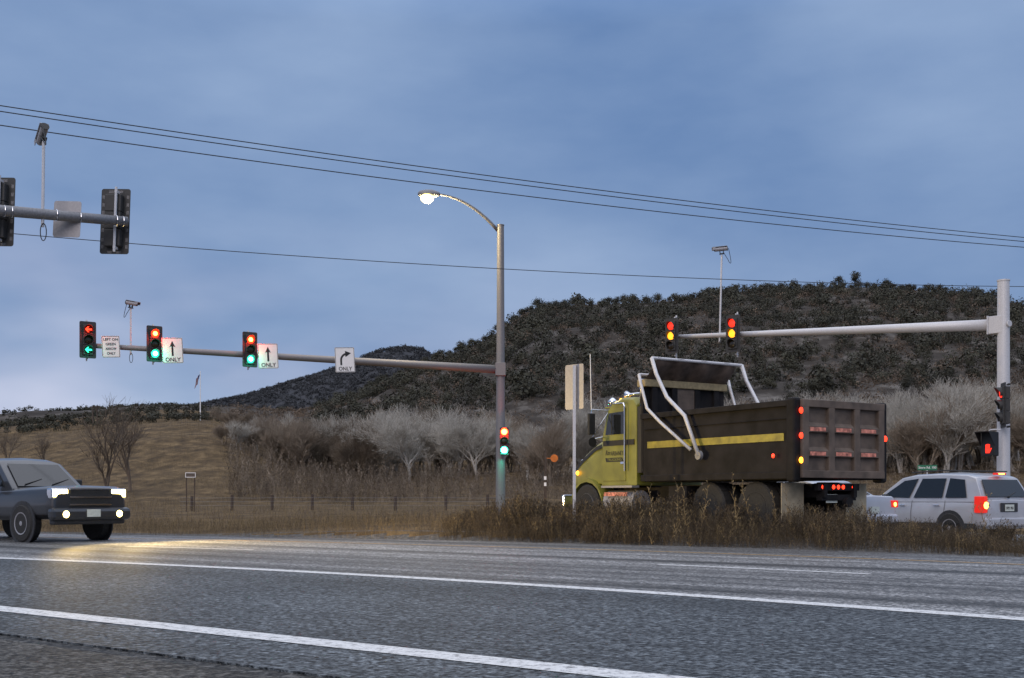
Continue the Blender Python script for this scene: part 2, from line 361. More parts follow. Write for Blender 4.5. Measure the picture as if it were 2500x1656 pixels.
def far_hill():
    prof = [(100,1010),(300,1003),(430,998),(500,988),(600,968),(700,938),(800,908),(880,878),(930,858),(985,850),(1030,855),(1055,873),(1150,920),(1400,960),(1700,990)]
    us = np.linspace(100, 1700, 160); ys = np.linspace(900, 1900, 40)
    U, Y = np.meshgrid(us, ys); X = (U-1250)/F*Y
    zc = EYE+(HOR-interp(U, prof))/F*1500
    t = clamp((Y-900)/600); Z = 10+(zc-10)*(t**.8)+8*vnoise(X, Y, .1)*np.sin(math.pi*t)
    Z = np.where(Y > 1500, zc-(Y-1500)*.3, Z)
    nr, nc = U.shape; i = np.arange(nr*nc).reshape(nr, nc)
    Fc = np.stack([i[:-1, :-1], i[:-1, 1:], i[1:, 1:], i[1:, :-1]], -1).reshape(-1, 4)
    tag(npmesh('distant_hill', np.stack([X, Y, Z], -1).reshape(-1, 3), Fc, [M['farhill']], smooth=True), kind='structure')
    return prof
FPROF = far_hill()

def strip(name, m, n0, n1, s0, s1, z, follow=True, ds=1., step=None):
    """a sheet along the near highway between offsets n0 and n1"""
    k = int((s1-s0)/ds)+2; ss = np.linspace(s0, s1, k); vs = []
    for s in ss:
        for n in (n0, n1):
            x, y = xy(s, n+(float(curve(s)) if follow else 0)); vs.append((x, y, z))
    fs = [(2*i, 2*i+1, 2*i+3, 2*i+2) for i in range(k-1)]
    if step:
        o = len(vs)
        for i in range(k): vs.append((vs[2*i][0], vs[2*i][1], z-step))
        fs += [(o+i, o+i+1, 2*i+2, 2*i) for i in range(k-1)]
    b = MB(); b.add(vs, fs)
    return tag(b.build(name, m), kind='structure')
strip('road', M['road'], 10.1, 19.9, -40, 80, 0)
def shoulder():
    ss = np.linspace(-40, 80, 200); ns = np.array([19.9, 20.2, 20.5, 20.8, 21.1, 21.4]); S_, N_ = np.meshgrid(ss, ns); X, Y = xy(S_, N_+curve(S_))
    k = clamp((N_-19.9)/1.2); Z = -.012*(1-k)+(H(X, np.maximum(Y, 3))+.006*(N_ < 21.3)-.03*(N_ > 21.3))*k
    i = np.arange(X.size).reshape(X.shape)
    Fc = np.stack([i[:-1, :-1], i[:-1, 1:], i[1:, 1:], i[1:, :-1]], -1).reshape(-1, 4)
    tag(npmesh('road_shoulder', np.stack([X, Y, Z], -1).reshape(-1, 3), Fc, [M['gravel']], smooth=True), kind='structure')
shoulder()
b = MB(); vs = []
for i in range(121):
    s = -40+i
    x, y = xy(s, 4.33+.02*math.sin(s*.33)); vs.append((x, y, 0)); x2, y2 = xy(s, 10.1+float(curve(s))); vs.append((x2, y2, 0)); vs.append((x, y, -.02))
b.add(vs, [(3*i, 3*i+1, 3*i+4, 3*i+3) for i in range(120)]+[(3*i+2, 3*i, 3*i+3, 3*i+5) for i in range(120)])
tag(b.build('turn_lane', M['lane']), kind='structure')
strip('road_edge', M['oldroad'], -14, 4.6, -40, 80, -.014, follow=False)
def line(name, m, n, wid, s0, s1, follow=True):
    return strip(name, m, n-wid/2, n+wid/2, s0, s1, .004, follow, ds=.4)
strip('edge_line', M['line'], 5.165, 5.425, -40, 80, .004, follow=False, ds=.5)
line('lane_line', M['line'], 10.23, .25, -40, 80)
line('yellow_line', M['yline'], 17.75, .12, -40, 80)
for s0 in (-7.3, 4.86, 16.1, 28.2, 40.4): line('lane_dash', M['line'], 14.35, .13, s0, s0+3.1)
# second road: three queue lanes, laid on the land
def far_road():
    la = np.linspace(-1.4, 15, 34); lo = np.linspace(-25, 10.5, 80)
    LA, LO = np.meshgrid(la, lo)
    X = O2.x+B2.x*LA+A2.x*LO; Y = O2.y+B2.y*LA+A2.y*LO
    s, n = sn(X, Y); keep = n > 21.5+curve(s)
    Z = H(X, Y)-.004
    nr, nc = X.shape; i = np.arange(nr*nc).reshape(nr, nc)
    Fc = np.stack([i[:-1, :-1], i[:-1, 1:], i[1:, 1:], i[1:, :-1]], -1).reshape(-1, 4)
    kk = keep[:-1, :-1].ravel()
    tag(npmesh('side_road', np.stack([X, Y, Z], -1).reshape(-1, 3), Fc[kk], [M['road']], smooth=True), kind='structure')
far_road()

# ------------------------------------------------------------------ vegetation
def leaf_blobs(cent, rad, k, size, flat=.8):
    """cent (n,3), rad (n,) -> clumps of k small random quads in each crown"""
    n = len(cent)
    d = rng.normal(size=(n, k, 3)); d /= np.linalg.norm(d, axis=-1, keepdims=True)
    r = rng.random((n, k, 1))**.45
    lump = 1+.28*np.sin(d[..., :1]*4+rng.random((n, 1, 1))*6)*np.cos(d[..., 1:2]*5+rng.random((n, 1, 1))*6)
    p = d*r*lump*np.array([1, 1, flat])*rad[:, None, None]+cent[:, None, :]
    nrm = d+rng.normal(size=(n, k, 3))*.45
    a = np.cross(nrm, rng.normal(size=(n, k, 3))); a /= np.linalg.norm(a, axis=-1, keepdims=True)
    b = np.cross(a, nrm); b /= np.linalg.norm(b, axis=-1, keepdims=True)
    sz = size*rad[:, None, None]*(.6+.8*rng.random((n, k, 1)))
    a = a*sz; b = b*sz*.7
    V = np.stack([p-a-b, p+a-b*.6, p+a*.8+b, p-a*.7+b*.8], 2).reshape(-1, 3)
    return V, np.arange(len(V)).reshape(-1, 4)
def juniper_mesh(seed):
    global rng
    rng = np.random.default_rng(seed)
    V, Fc = leaf_blobs(np.array([[0, 0, 1.25], [.5, .2, 1.0], [-.45, -.25, .95], [.1, -.4, 1.5]]), np.array([1.0, .75, .7, .6]), 210, .095, .85)
    tv = np.array([[.12*math.cos(a), .12*math.sin(a), z] for z in (-.3, 1.5) for a in (0, 1.57, 3.14, 4.71)]); nv = len(V)
    V = np.concatenate([V, tv]); Fc = np.concatenate([Fc, np.array([[nv+j, nv+(j+1) % 4, nv+4+(j+1) % 4, nv+4+j] for j in range(4)])])
    o = npmesh('juniper_tree', V, Fc, [M['leaf']])
    me = o.data; bpy.data.objects.remove(o)
    return me
def hill_points(n, u0, u1, y0, y1):
    u = rng.uniform(u0, u1, n); y = np.sqrt(rng.uniform(y0**2, y1**2, n)); x = (u-1250)/F*y
    return x, y, u
# individual trees: the skyline row and those that show largest low on the slope
jm = [juniper_mesh(20+i) for i in range(5)]
rng = np.random.default_rng(5)
def juniper(x, y, sc, label, group):
    o = bpy.data.objects.new('juniper_tree', random.choice(jm)); C.objects.link(o)
    o.location = (x, y, Hs(x, y)-.25*sc); o.scale = (sc*random.uniform(.85, 1.2), sc*random.uniform(.85, 1.2), sc*random.uniform(.8, 1.15)); o.rotation_euler = (0, 0, random.uniform(0, 6.28))
    return tag(o, label, 'tree', group)
u = 760.
while u < 2540:
    y = 512+random.uniform(-6, 10); x = (u-1250)/F*y; sc = random.choice((1.2, 1.5, 1.8, 2.1, 2.3, 2.6))*random.uniform(.9, 1.1)
    juniper(x, y, sc, 'dark round juniper on the skyline of the big hill', 'junipers along the hilltop skyline')
    u += random.uniform(7, 22)
for uu, sc in ((2047, 2.5), (2087, 2.7), (2165, 2.7), (2214, 2.5), (1718, 2.6), (1792, 2.8), (1548, 2.5)):
    x = (uu-1250)/F*508; o = juniper(x, 508, sc, None, None)
    o['label'] = {2047: 'tall flat-topped tree on the hilltop skyline, left of the tallest one', 2087: 'tallest tree on the hilltop skyline, right of centre of the big hill', 2165: 'broad tree on the skyline just right of the tallest hilltop tree', 2214: 'rounded tree on the skyline midway between tallest hilltop tree and right pole', 1718: 'large skyline tree left of the thin camera pole', 1792: 'large skyline tree right of the thin camera pole', 1548: 'large skyline tree above the yellow truck cab'}[uu]; o['category'] = 'tree'
    if uu in (2047, 2087): o.location.z += 2.6
x, y, uq = hill_points(2000, 820, 2560, 222, 300); cnt = 0; placed = []
for i in range(len(x)):
    if cnt >= 125: break
    if uq[i] < 1150 and y[i] > 260: continue
    if any((x[i]-a)**2+(y[i]-b_)**2 < 14 for a, b_ in placed): continue
    placed.append((x[i], y[i])); cnt += 1
    juniper(x[i], y[i], random.uniform(.9, 1.7), 'dark juniper low on the big hill, above the bare trees', 'junipers on the lower hillside')
# everything behind them reads as one mass
x, y, uq = hill_points(1700, 770, 2600, 265, 508)
V, Fc = leaf_blobs(np.stack([x, y, H(x, y)+1.4], -1), clamp(rng.lognormal(.68, .38, len(x)), .8, 4.4), 210, .092, .95)
nA = len(V)
x, y, uq = hill_points(4800, 560, 2600, 226, 514)
k = (np.sin(x*.05+y*.031)+np.sin(x*.021-y*.06+1) > -1.25) | (uq < 800); x, y = x[k], y[k]
V2, F2 = leaf_blobs(np.stack([x, y, H(x, y)+.7], -1), clamp(rng.lognormal(.2, .45, len(x)), .5, 3.2), 80, .085, .85)
Fc2 = np.concatenate([Fc, F2+nA]); mi = np.concatenate([np.zeros(len(Fc)), np.ones(len(F2))])
tag(npmesh('hillside_wood', np.concatenate([V, V2]), Fc2, [M['leaf'], M['brush']], mi), 'dark junipers and grey brush covering the big hill', 'woodland', kind='stuff')
x1, y1, _ = hill_points(420, -100, 700, 470, 522)
x2, y2, _ = hill_points(260, 40, 540, 225, 300)
x3, y3, _ = hill_points(160, -60, 130, 225, 420)
x, y = np.concatenate([x1, x2, x3]), np.concatenate([y1, y2, y3])
V, Fc = leaf_blobs(np.stack([x, y, H(x, y)+.9], -1), rng.uniform(.9, 2.3, len(x))*(.6+.4*(y > 400)), 60, .17, .8)
tag(npmesh('ridge_wood', V, Fc, [M['leaf']]), 'dark scrub along the low ridge on the left', 'woodland', kind='stuff')
uq = rng.uniform(380, 1120, 2600); y = rng.uniform(1150, 1506, 2600); y[:500] = rng.uniform(1490, 1504, 500); x = (uq-1250)/F*y
t = clamp((y-900)/600); zc = EYE+(HOR-interp(uq, FPROF))/F*1500; z = 10+(zc-10)*t**.8+8*vnoise(x, y, .1)*np.sin(math.pi*t)
V, Fc = leaf_blobs(np.stack([x, y, z+1.5], -1), rng.uniform(2.5, 5, len(x)), 45, .17, .75)
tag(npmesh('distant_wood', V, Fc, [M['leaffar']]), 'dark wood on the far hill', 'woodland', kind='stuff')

def seg_mesh(name, segs, m, parent=None, k=3):
    a = np.array([s_[0] for s_ in segs], float); b_ = np.array([s_[1] for s_ in segs], float)
    r0 = np.array([s_[2] for s_ in segs]); r1 = np.array([s_[3] for s_ in segs])
    d = b_-a; d /= np.linalg.norm(d, axis=1, keepdims=True)+1e-9
    ref = np.where(np.abs(d[:, 2:3]) < .9, np.array([[0, 0, 1.]]), np.array([[1., 0, 0]]))
    p = np.cross(d, ref); p /= np.linalg.norm(p, axis=1, keepdims=True); q = np.cross(d, p)
    vs = []
    for base, r in ((a, r0), (b_, r1)):
        for j in range(k):
            t = 2*math.pi*j/k; vs.append(base+(p*math.cos(t)+q*math.sin(t))*r[:, None])
    V = np.stack(vs, 1).reshape(-1, 3); n = len(segs); o = np.arange(n)[:, None]*2*k
    Fc = np.concatenate([o+np.array([[j, (j+1) % k, k+(j+1) % k, k+j]]) for j in range(k)], 0)
    return npmesh(name, V, Fc, [m], parent=parent)
def bare_tree(seed, h, spread, trunks=1, depth=5, twig=.03, upright=.5):
    rd = random.Random(seed); big, small = [], []
    def grow(p, d, ln, r, lev):
        n = 3 if lev < 3 else 2; q = p
        for i in range(n):
            d = (d+Vector((rd.gauss(0, .14), rd.gauss(0, .14), rd.gauss(0, .08)+.06*upright))).normalized()
            e = q+d*ln/n; r2 = max(r*(1-.33*(i+1)/n), twig*.6)
            (big if lev < 2 else small).append((q, e, max(r*(1-.33*i/n), twig*.6), r2))
            if lev < depth:
                kids = rd.choice((0, 1, 2, 2)) if lev > 0 else rd.choice((1, 1, 2))
                if i == n-1: kids = 3 if lev < depth-1 else 2
                for _ in range(kids):
                    ax = Vector((rd.gauss(0, 1), rd.gauss(0, 1), rd.gauss(0, .5))); ax = (ax-d*ax.dot(d)).normalized()
                    nd = (d*(1-spread*.35)+ax*spread*rd.uniform(.5, 1.1)+Vector((0, 0, .22*upright))).normalized()
                    grow(e, nd, ln*rd.uniform(.55, .85), max(r2*rd.uniform(.5, .7), twig), lev+1)
            q = e
    for t in range(trunks):
        a = rd.uniform(0, 6.28); tilt = .25 if trunks > 1 else .06
        grow(Vector((math.cos(a)*.2*(trunks > 1), math.sin(a)*.2*(trunks > 1), -.2)), Vector((math.cos(a)*tilt, math.sin(a)*tilt, 1)).normalized(), h*rd.uniform(.28, .44), h*.020, 0)
    zmax = max(s_[1].z for s_ in small); k = h/zmax
    sc = lambda L_: [(a*k, b_*k, r0, r1) for a, b_, r0, r1 in L_]
    return sc(big), sc(small)
def tree_proto(seed, h, spread, trunks, depth, mt, name, twig):
    big, small = bare_tree(seed, h, spread, trunks, depth, twig)
    root = bpy.data.objects.new(name, None); C.objects.link(root)
    seg_mesh('trunk', big, M['bark'] if mt == 'twig' else M['twigb'] if mt == 'twigb' else M['twigdark'], root, 5); seg_mesh('crown', small, M[mt], root, 3)
    return root
protos = [tree_proto(100+i, 10, (.62, .5, .72, .56, .45, .66)[i], (2, 3, 1, 3, 2, 4)[i], 5, ('twig', 'twigb', 'twig', 'twigb', 'twig', 'twigc')[i], 'bare_tree', .015) for i in range(6)]
protosd = [tree_proto(200+i, 9, .5, 1, 4, 'twigdark', 'bare_tree', .012) for i in range(2)]
used = set()
def plant(pr, x, y, sc, label, group=None, cat='tree'):
    o = pr if pr.name not in used else copy_tree(pr)
    used.add(pr.name)
    o.location = (x, y, Hs(x, y)); o.scale = (sc*random.uniform(.9, 1.15),)*2+(sc,); o.rotation_euler = (0, 0, random.uniform(0, 6.28))
    return tag(o, label, cat, group)
UP = lambda u, y: ((u-1250)/F*y, y)
# pale bare cottonwoods in front of the hill, left of the lamp pole: tops rise to the right
u = 545
while u < 1300:
    y = random.uniform(165, 205); top = interp(u, [(540,1035),(640,1010),(720,1000),(800,1005),(900,1000),(1000,985),(1080,975),(1150,985),(1230,995),(1300,1030)])+random.uniform(-4, 22)
    x, _ = UP(u, y); hh = EYE+(HOR-top)/F*y-Hs(x, y)
    plant(random.choice(protos), x, y, max(.45, hh/10), 'pale leafless tree in the thicket left of the tall lamp pole', 'bare trees left of the lamp pole'); u += random.uniform(9, 17)
u = 1310
while u < 1900:
    y = random.uniform(150, 185); x, _ = UP(u, y); top = interp(u, [(1300,1035),(1400,965),(1500,950),(1560,960),(1700,960),(1900,965)])+random.uniform(0, 45)
    plant(random.choice(protos), x, y, max(.4, (EYE+(HOR-top)/F*y-Hs(x, y))/10), 'pale leafless tree rising behind the yellow dump truck', 'bare trees behind the dump truck'); u += random.uniform(13, 26)
u = 1900
while u < 2560:
    y = random.uniform(150, 190); x, _ = UP(u, y); top = interp(u, [(1900,970),(1960,955),(2060,945),(2150,960),(2250,945),(2340,915),(2440,918),(2560,905)])+random.uniform(-6, 30)
    plant(random.choice((protos[0], protos[2], protos[4], protos[0], protos[1])), x, y, max(.45, (EYE+(HOR-top)/F*y-Hs(x, y))/10), 'pale leafless tree in the thicket behind the right-hand signal pole', 'bare trees behind the right pole'); u += random.uniform(9, 16)
for uu, y, top, lab in ((258, 118, 958, 'tall dark bare tree with a forked crown against the sky at left'), (318, 128, 975, 'broader, shorter bare tree just right of the tall forked one'), (110, 150, 1050, 'bare tree at the far left edge of the grassy slope'), (20, 150, 1040, 'leftmost bare tree, at the picture edge')):
    x, _ = UP(uu, y); plant(random.choice(protosd), x, y, (EYE+(HOR-top)/F*y-Hs(x, y))/9, lab)
for q in protos+protosd:
    if q.name not in used: 
        for ch in list(q.children): bpy.data.objects.remove(ch)
        bpy.data.objects.remove(q)
# undergrowth at the foot of the thickets
x, y = UP(40, 95); 
V, Fc = leaf_blobs(np.array([[0, 0, 1.0], [.7, .3, .8], [-.8, 0, .7]]), np.array([1.2, .9, .9]), 260, .1, .9)
o = npmesh('bush', V, Fc, [M['leaf']]); o.location = (x, y, Hs(x, y)); tag(o, 'dense dark bush in the field at the far left', 'bush')

# roadside weeds
def weed_templates(k, h, twigs, seed):
    rd = random.Random(seed); out_ = []
    for _ in range(k):
        tr = []; n = 4; p = Vector((0, 0, 0)); d = Vector((rd.gauss(0, .15), rd.gauss(0, .15), 1)).normalized()
        for i in range(n):
            e = p+d*h/n; d = (d+Vector((rd.gauss(0, .12), rd.gauss(0, .12), 0))).normalized()
            wv = Vector((rd.gauss(0, 1), rd.gauss(0, 1), 0)).normalized()*.006
            tr += [(p-wv, p+wv, e)]
            for _ in range(twigs):
                a = rd.uniform(0, 6.28); ln = h*rd.uniform(.1, .32)*(1-.1*i)
                q = p.lerp(e, rd.random()); t2 = q+Vector((math.cos(a)*.55, math.sin(a)*.55, rd.uniform(.3, 1)))*ln
                w2 = Vector((rd.gauss(0, 1), rd.gauss(0, 1), rd.gauss(0, .4))).normalized()*rd.uniform(.004, .011)
                tr += [(q-w2, q+w2, t2)]
                for _ in range(2):
                    c = q.lerp(t2, rd.uniform(.4, 1)); g = Vector((rd.gauss(0, 1), rd.gauss(0, 1), rd.gauss(0, 1))).normalized()*rd.uniform(.012, .028)
                    g2 = Vector((rd.gauss(0, 1), rd.gauss(0, 1), rd.gauss(0, 1))).normalized()*.014
                    tr += [(c-g2, c+g2, c+g*2)]
            p = e
        out_.append(np.array([[list(v) for v in t] for t in tr]))
    return out_
def scatter(name, tmpl, px, py, pz, scl, mats, wt, label, cat):
    Vs, mi = [], []
    which = rng.integers(0, len(tmpl), len(px)); rot = rng.uniform(0, 6.28, len(px))
    mt = rng.choice(len(mats), len(px), p=wt)
    for k, T in enumerate(tmpl):
        s_ = np.where(which == k)[0]
        if not len(s_): continue
        c, s2 = np.cos(rot[s_])[:, None, None], np.sin(rot[s_])[:, None, None]
        q = scl[s_][:, None, None]
        X = (T[None, ..., 0]*c-T[None, ..., 1]*s2)*q+px[s_][:, None, None]
        Y = (T[None, ..., 0]*s2+T[None, ..., 1]*c)*q+py[s_][:, None, None]
        Z = T[None, ..., 2]*q+pz[s_][:, None, None]
        Vs.append(np.stack([X, Y, Z], -1).reshape(-1, 3)); mi.append(np.repeat(mt[s_], len(T)))
    V = np.concatenate(Vs)
    return tag(npmesh(name, V, np.arange(len(V)).reshape(-1, 3), mats, np.concatenate(mi)), label, cat, kind='stuff')
T1 = weed_templates(10, 1, 5, 3)
n_ = 27000
s_ = rng.uniform(-9, 18.5, n_); nn = 20.0+rng.random(n_)**1.2*3.0
px, py = xy(s_, nn+curve(s_)*.8)
uu = 1250+F*px/py
hh = 1.02*interp(uu, [(1040,.10),(1100,.35),(1180,.62),(1300,.75),(1700,.72),(1900,.64),(2050,.56),(2200,.46),(2500,.5)])*rng.uniform(.45, 1.1, n_)*(.55+.45*clamp((nn-20)/.9))
hh = hh*(.80+.26*np.sin(s_*1.9+np.sin(nn*2.3)*1.5)*np.sin(s_*.83+1)+.12*np.sin(s_*5.1))
k = (uu > 1075+rng.normal(0, 18, n_)) & (uu < 2750); px, py, hh = px[k], py[k], hh[k]
scatter('roadside_weeds', T1, px, py, H(px, py)-.02, hh, [M['weedA'], M['weedB'], M['weedC']], [.40, .12, .48], 'dense dry brown weeds between the highway and the side road', 'weeds')
T2 = weed_templates(8, 1, 2, 9)
n_ = 20000
s_ = rng.uniform(7, 46, n_); nn = 19.9+rng.random(n_)*7+curve(s_)
px, py = xy(s_, nn); uu = 1250+F*px/py; k = (uu < 1130) & (uu > -150); px, py = px[k], py[k]
scatter('verge_grass', T2, px, py, H(px, py)-.03, rng.uniform(.15, .42, len(px)), [M['weedA'], M['weedB']], [.5, .5], 'dry tan grass along the far edge of the highway', 'grass')
n_ = 9000
uu = rng.uniform(-150, 1250, n_); py = rng.uniform(36, 110, n_); px = (uu-1250)/F*py
scatter('field_grass', T2, px, py, H(px, py)-.03, rng.uniform(.2, .6, len(px)), [M['weedA'], M['weedB']], [.5, .5], 'dry brown grass in the open field beyond the highway', 'grass')
uq = rng.uniform(540, 2600, 9000); uq[:3600] = 560+np.abs(rng.normal(0, 1, 3600))*420; y = rng.uniform(118, 205, 9000); x = (uq-1250)/F*y
scatter('undergrowth', T1, x, y, H(x, y)-.1, clamp(rng.lognormal(.55, .4, len(x)), .7, 4.0), [M['twigdark'], M['weedA'], M['twigc'], M['twigb']], [.34, .26, .25, .15], 'brown leafless undergrowth at the foot of the trees', 'undergrowth')
n_ = 26000
uu = rng.uniform(-150, 900, n_); py = np.sqrt(rng.uniform(105**2, 226**2, n_)); px = (uu-1250)/F*py
clump = np.sin(px*.35+np.sin(py*.2)*2)+np.sin(py*.5+px*.2)+rng.normal(0, .7, n_); k = clump > -.3; px, py, cl = px[k], py[k], clump[k]
scatter('slope_grass', T2, px, py, H(px, py)-.05, rng.uniform(.45, 1.0, len(px))*(.7+.25*clamp(cl, 0, 2)), [M['weedA'], M['weedB'], M['weedC']], [.35, .5, .15], 'tussocky dry grass over the slope on the left', 'grass')
# tall single stalks that stand out above the weeds
T3 = weed_templates(6, 1, 7, 21)
stalks = []
for i, T in enumerate(T3):
    V = T.reshape(-1, 3); o = npmesh('weed_stalk', V, np.arange(len(V)).reshape(-1, 3), [M['weedB']]); stalks.append(o.data); bpy.data.objects.remove(o)
for i, (uu, top) in enumerate(((1590, 1185), (1650, 1170), (1683, 1190), (1710, 1160), (1803, 1165), (1843, 1170), (1901, 1200), (1560, 1205), (1928, 1190), (2138, 1215), (2395, 1212), (2412, 1222), (2372, 1228))):
    y = 22.3 if uu < 2000 else 20.6; x = (uu-1250)/F*y; z = Hs(x, y)
    o = bpy.data.objects.new('weed_stalk', stalks[i % 6]); C.objects.link(o); o.location = (x, y, z-.03)
    hgt = EYE+(HOR-top)/F*y-z; o.scale = (hgt*.7, hgt*.7, hgt); o.rotation_euler = (0, 0, i*1.3)
    tag(o, 'tall dry weed stalk standing above the weeds in front of the vehicles', 'weed', 'tall weed stalks')

# ------------------------------------------------------------------ signals, signs, poles
def rrect(w_, h_, r, n=5):
    pts = []
    for cx, cz, a0 in ((w_/2-r, h_/2-r, 0), (-w_/2+r, h_/2-r, 90), (-w_/2+r, -h_/2+r, 180), (w_/2-r, -h_/2+r, 270)):
        for i in range(n+1):
            a = R(a0+90*i/n); pts.append((cx+r*math.cos(a), cz+r*math.sin(a)))
    return pts
def plate(w_, h_, r, y0, th, name, m, parent):
    b = MB(); b.prism([(x, y0, z) for x, z in rrect(w_, h_, r)], (0, th, 0)); return b.build(name, m, parent)
def ring(w_, h_, r, t, y0, name, m, parent):
    a, c = rrect(w_, h_, r), rrect(w_-2*t, h_-2*t, max(r-t, .005)); n = len(a); b = MB()
    b.add([(x, y0, z) for x, z in a]+[(x, y0, z) for x, z in c], [(i, (i+1) % n, n+(i+1) % n, n+i) for i in range(n)])
    return b.build(name, m, parent)
ARROW_L = [(-.10, 0), (-.02, .085), (.02, .085), (-.03, .025), (.10, .025), (.10, -.025), (-.03, -.025), (.02, -.085), (-.02, -.085)]
def signal(label, loc, rz, lit, backplate=True, arrow=False, strong=1., back=False, group=None):
    t = thing('traffic_signal', label, 'traffic light', loc, rz, group)
    b = MB()
    for z in (.355, 0, -.355): b.box((0, .05, z), (.345, .2, .35))
    b.build('housing', M['signal'], t, bevel=.015)
    if backplate: 
        plate(*((.62, 1.34) if back else (.56, 1.28)), .05, .0, .006, 'backplate', M['signal'], t)
        if back:
            b = MB()
            for sx in (-1, 1):
                for z in (-.52, -.38, -.18, -.04, .18, .34, .5):
                    for j in range(3): b.box((sx*.26+(j-1)*.018, .0085, z), (.006, .003, .07))
            for z in (-.62, .62):
                for sx in (-.1, .1):
                    for j in range(3): b.box((sx, .0085, z-.03+j*.018), (.1, .003, .006))
            b.build('louvre_slots', M['alu'], t)
    for i, z in enumerate((.355, 0, -.355)):
        c = ('red', 'amber', 'green')[i]; on = c in lit
        m = M['lens_off']
        if on and not arrow: m = {'red': M['red_hot'] if strong > 1 else M['red_on'] if strong >= 1 else M['red_soft'], 'amber': M['amber_on'], 'green': M['green_hot'] if strong > 1 else M['green_on']}[c]
        b = MB(); b.lathe([(.142, -.052), (.142, -.06), (.12, -.075), (.07, -.09), (.02, -.096)], (0, 0, z), 'y', 20)
        ln = b.build('lens', m, t, smooth=True)
        if on: ln['label'] = 'lit %s lens' % c
        if on and arrow:
            b = MB(); b.prism([(x*1.15, -.105, z+q*1.15) for x, q in ARROW_L], (0, .006, 0)); b.build('arrow', M['red_on'] if c == 'red' else M['green_on'], ln)
        if on and strong >= 1 and not arrow:
            q = .105 if strong > 1 else .075
            b = MB(); b.lathe([(q, -.0985), (q*.9, -.101), (.02, -.104)], (0, 0, z), 'y', 16); b.build('bulb', M['red_core'] if c == 'red' else M['green_core'], ln)
        if on and strong >= 1:
            ld = bpy.data.lights.new('lens_light', 'POINT'); lo = bpy.data.objects.new('lens_light', ld); C.objects.link(lo); lo.parent = t
            ld.energy = {'red': 20, 'green': 9}[c]*(.4 if arrow else 4 if strong > 1 else 1); ld.color = {'red': (1, .03, .01), 'green': (.04, 1, .6)}[c]; ld.shadow_soft_size = .06; lo.location = (0, -.30, z)
        b = MB(); n = 18; vs = []
        for rr in (.158, .150):
            for j in range(n+1):
                a = R(-38+256*j/n); dz = math.sin(a); dep = -.12-.11*max(0, dz)
                vs += [(rr*math.cos(a), -.048, z+rr*dz), (rr*math.cos(a), dep, z+rr*dz)]
        m2 = 2*(n+1)
        fs = [(2*j, 2*j+1, 2*j+3, 2*j+2) for j in range(n)]+[(m2+2*j, m2+2*j+2, m2+2*j+3, m2+2*j+1) for j in range(n)]+[(2*j+1, m2+2*j+1, m2+2*j+3, 2*j+3) for j in range(n)]
        b.add(vs, fs); b.build('visor', M['signal'], t, smooth=False)
    return t
def bracket(t, y, l=.78, x=0):
    b = MB(); b.tube([(x, y, -l), (x, y, l)], .028, 8); b.box((x, y-.05, l-.09), (.05, .14, .05)); b.box((x, y-.05, -l+.09), (.05, .14, .05))
    return b.build('bracket', M['galv'], t)
def detector(label, base, top, ang, tilt=0):
    """video detection camera on a thin riser clamped to a mast arm"""
    base, top = Vector(base), Vector(top); t = thing('detection_camera', label, 'traffic camera', base, 0)
    h = top-base; b = MB(); b.tube([(0, 0, -.25), h*.985], .032, 8); b.build('riser', M['galv'], t)
    rot = Matrix.Rotation(ang, 3, 'Z') @ Matrix.Rotation(tilt, 3, 'Y')
    f = lambda *p: h+rot @ Vector(p)
    b = MB(); b.tube([f(-.20, 0, .17), f(.24, 0, .17)], .075, 12); b.build('camera_body', M['alu'], t, smooth=False)
    b = MB(); b.tube([f(-.215, 0, .17), f(-.2, 0, .17)], .085, 14); b.build('end_cap', M['blackmetal'], t)
    b = MB(); b.tube([f(.241, 0, .17), f(.26, 0, .17)], .06, 12); b.build('lens', M['glass'], t)
    b = MB(); b.box(f(.06, 0, .25), (.52, .17, .012), rot); b.box(f(.27, .08, .2), (.1, .01, .1), rot); b.box(f(.27, -.08, .2), (.1, .01, .1), rot); b.build('sun_shield', M['alu'], t)
    b = MB(); b.box(f(0, 0, 0), (.16, .1, .03), rot); b.box(f(-.06, 0, .05), (.02, .06, .1), rot); b.box(f(.06, 0, .05), (.02, .06, .1), rot); b.build('mount', M['blackmetal'], t)
    b = MB(); pts = []
    for i in range(13):
        a = i/12*math.pi; pts.append(f(-.24-.10*math.sin(a)*1.2+.2*i/12, .06, .16-.48*math.sin(a)*(1 if i < 9 else .9)-.1*i/12))
    b.tube(pts, .010, 6); b.build('cable', M['wire'], t)
    b = MB(); b.tube([(.03+.06*math.sin(2*math.pi*q/14), -.04, -.36+.17*math.cos(2*math.pi*q/14)) for q in range(15)], .010, 6)
    b.build('cable', M['wire'], t)
    return t

# --- centre pole with long mast arm and street lamp
cp = Vector((-.45, 45, 0)); tip = Vector((-15.0, 40.1, 6.28)); az = 5.97
cp.z = Hs(cp.x, cp.y)
pole = thing('traffic_signal_pole', 'tall galvanised signal pole with long mast arm and lit street lamp', 'signal pole', cp)
H0 = 11.62-cp.z
b = MB(); b.tube([(0, 0, -.3), (0, 0, .2), (0, 0, H0)], [.20, .19, .135], 18); b.tube([(0, 0, H0), (0, 0, H0+.03)], .15, 18); b.build('pole', M['galvmid'], pole, smooth=False)
b = MB(); b.box((0, 0, az-cp.z), (.40, .46, .5)); b.build('arm_bracket', M['galvmid'], pole, bevel=.01)
ad = tip-Vector((cp.x, cp.y, az)); st = Vector((0, 0, az-cp.z))
b = MB(); b.tube([st+ad*.012]+[st+ad*k for k in (.25, .5, .75, 1)], [.165, .145, .125, .105, .085], 16); b.build('mast_arm', M['galvmid'], pole, smooth=True)
lp = Vector((-3.2, 44.1, 12.62)); lv = lp-cp
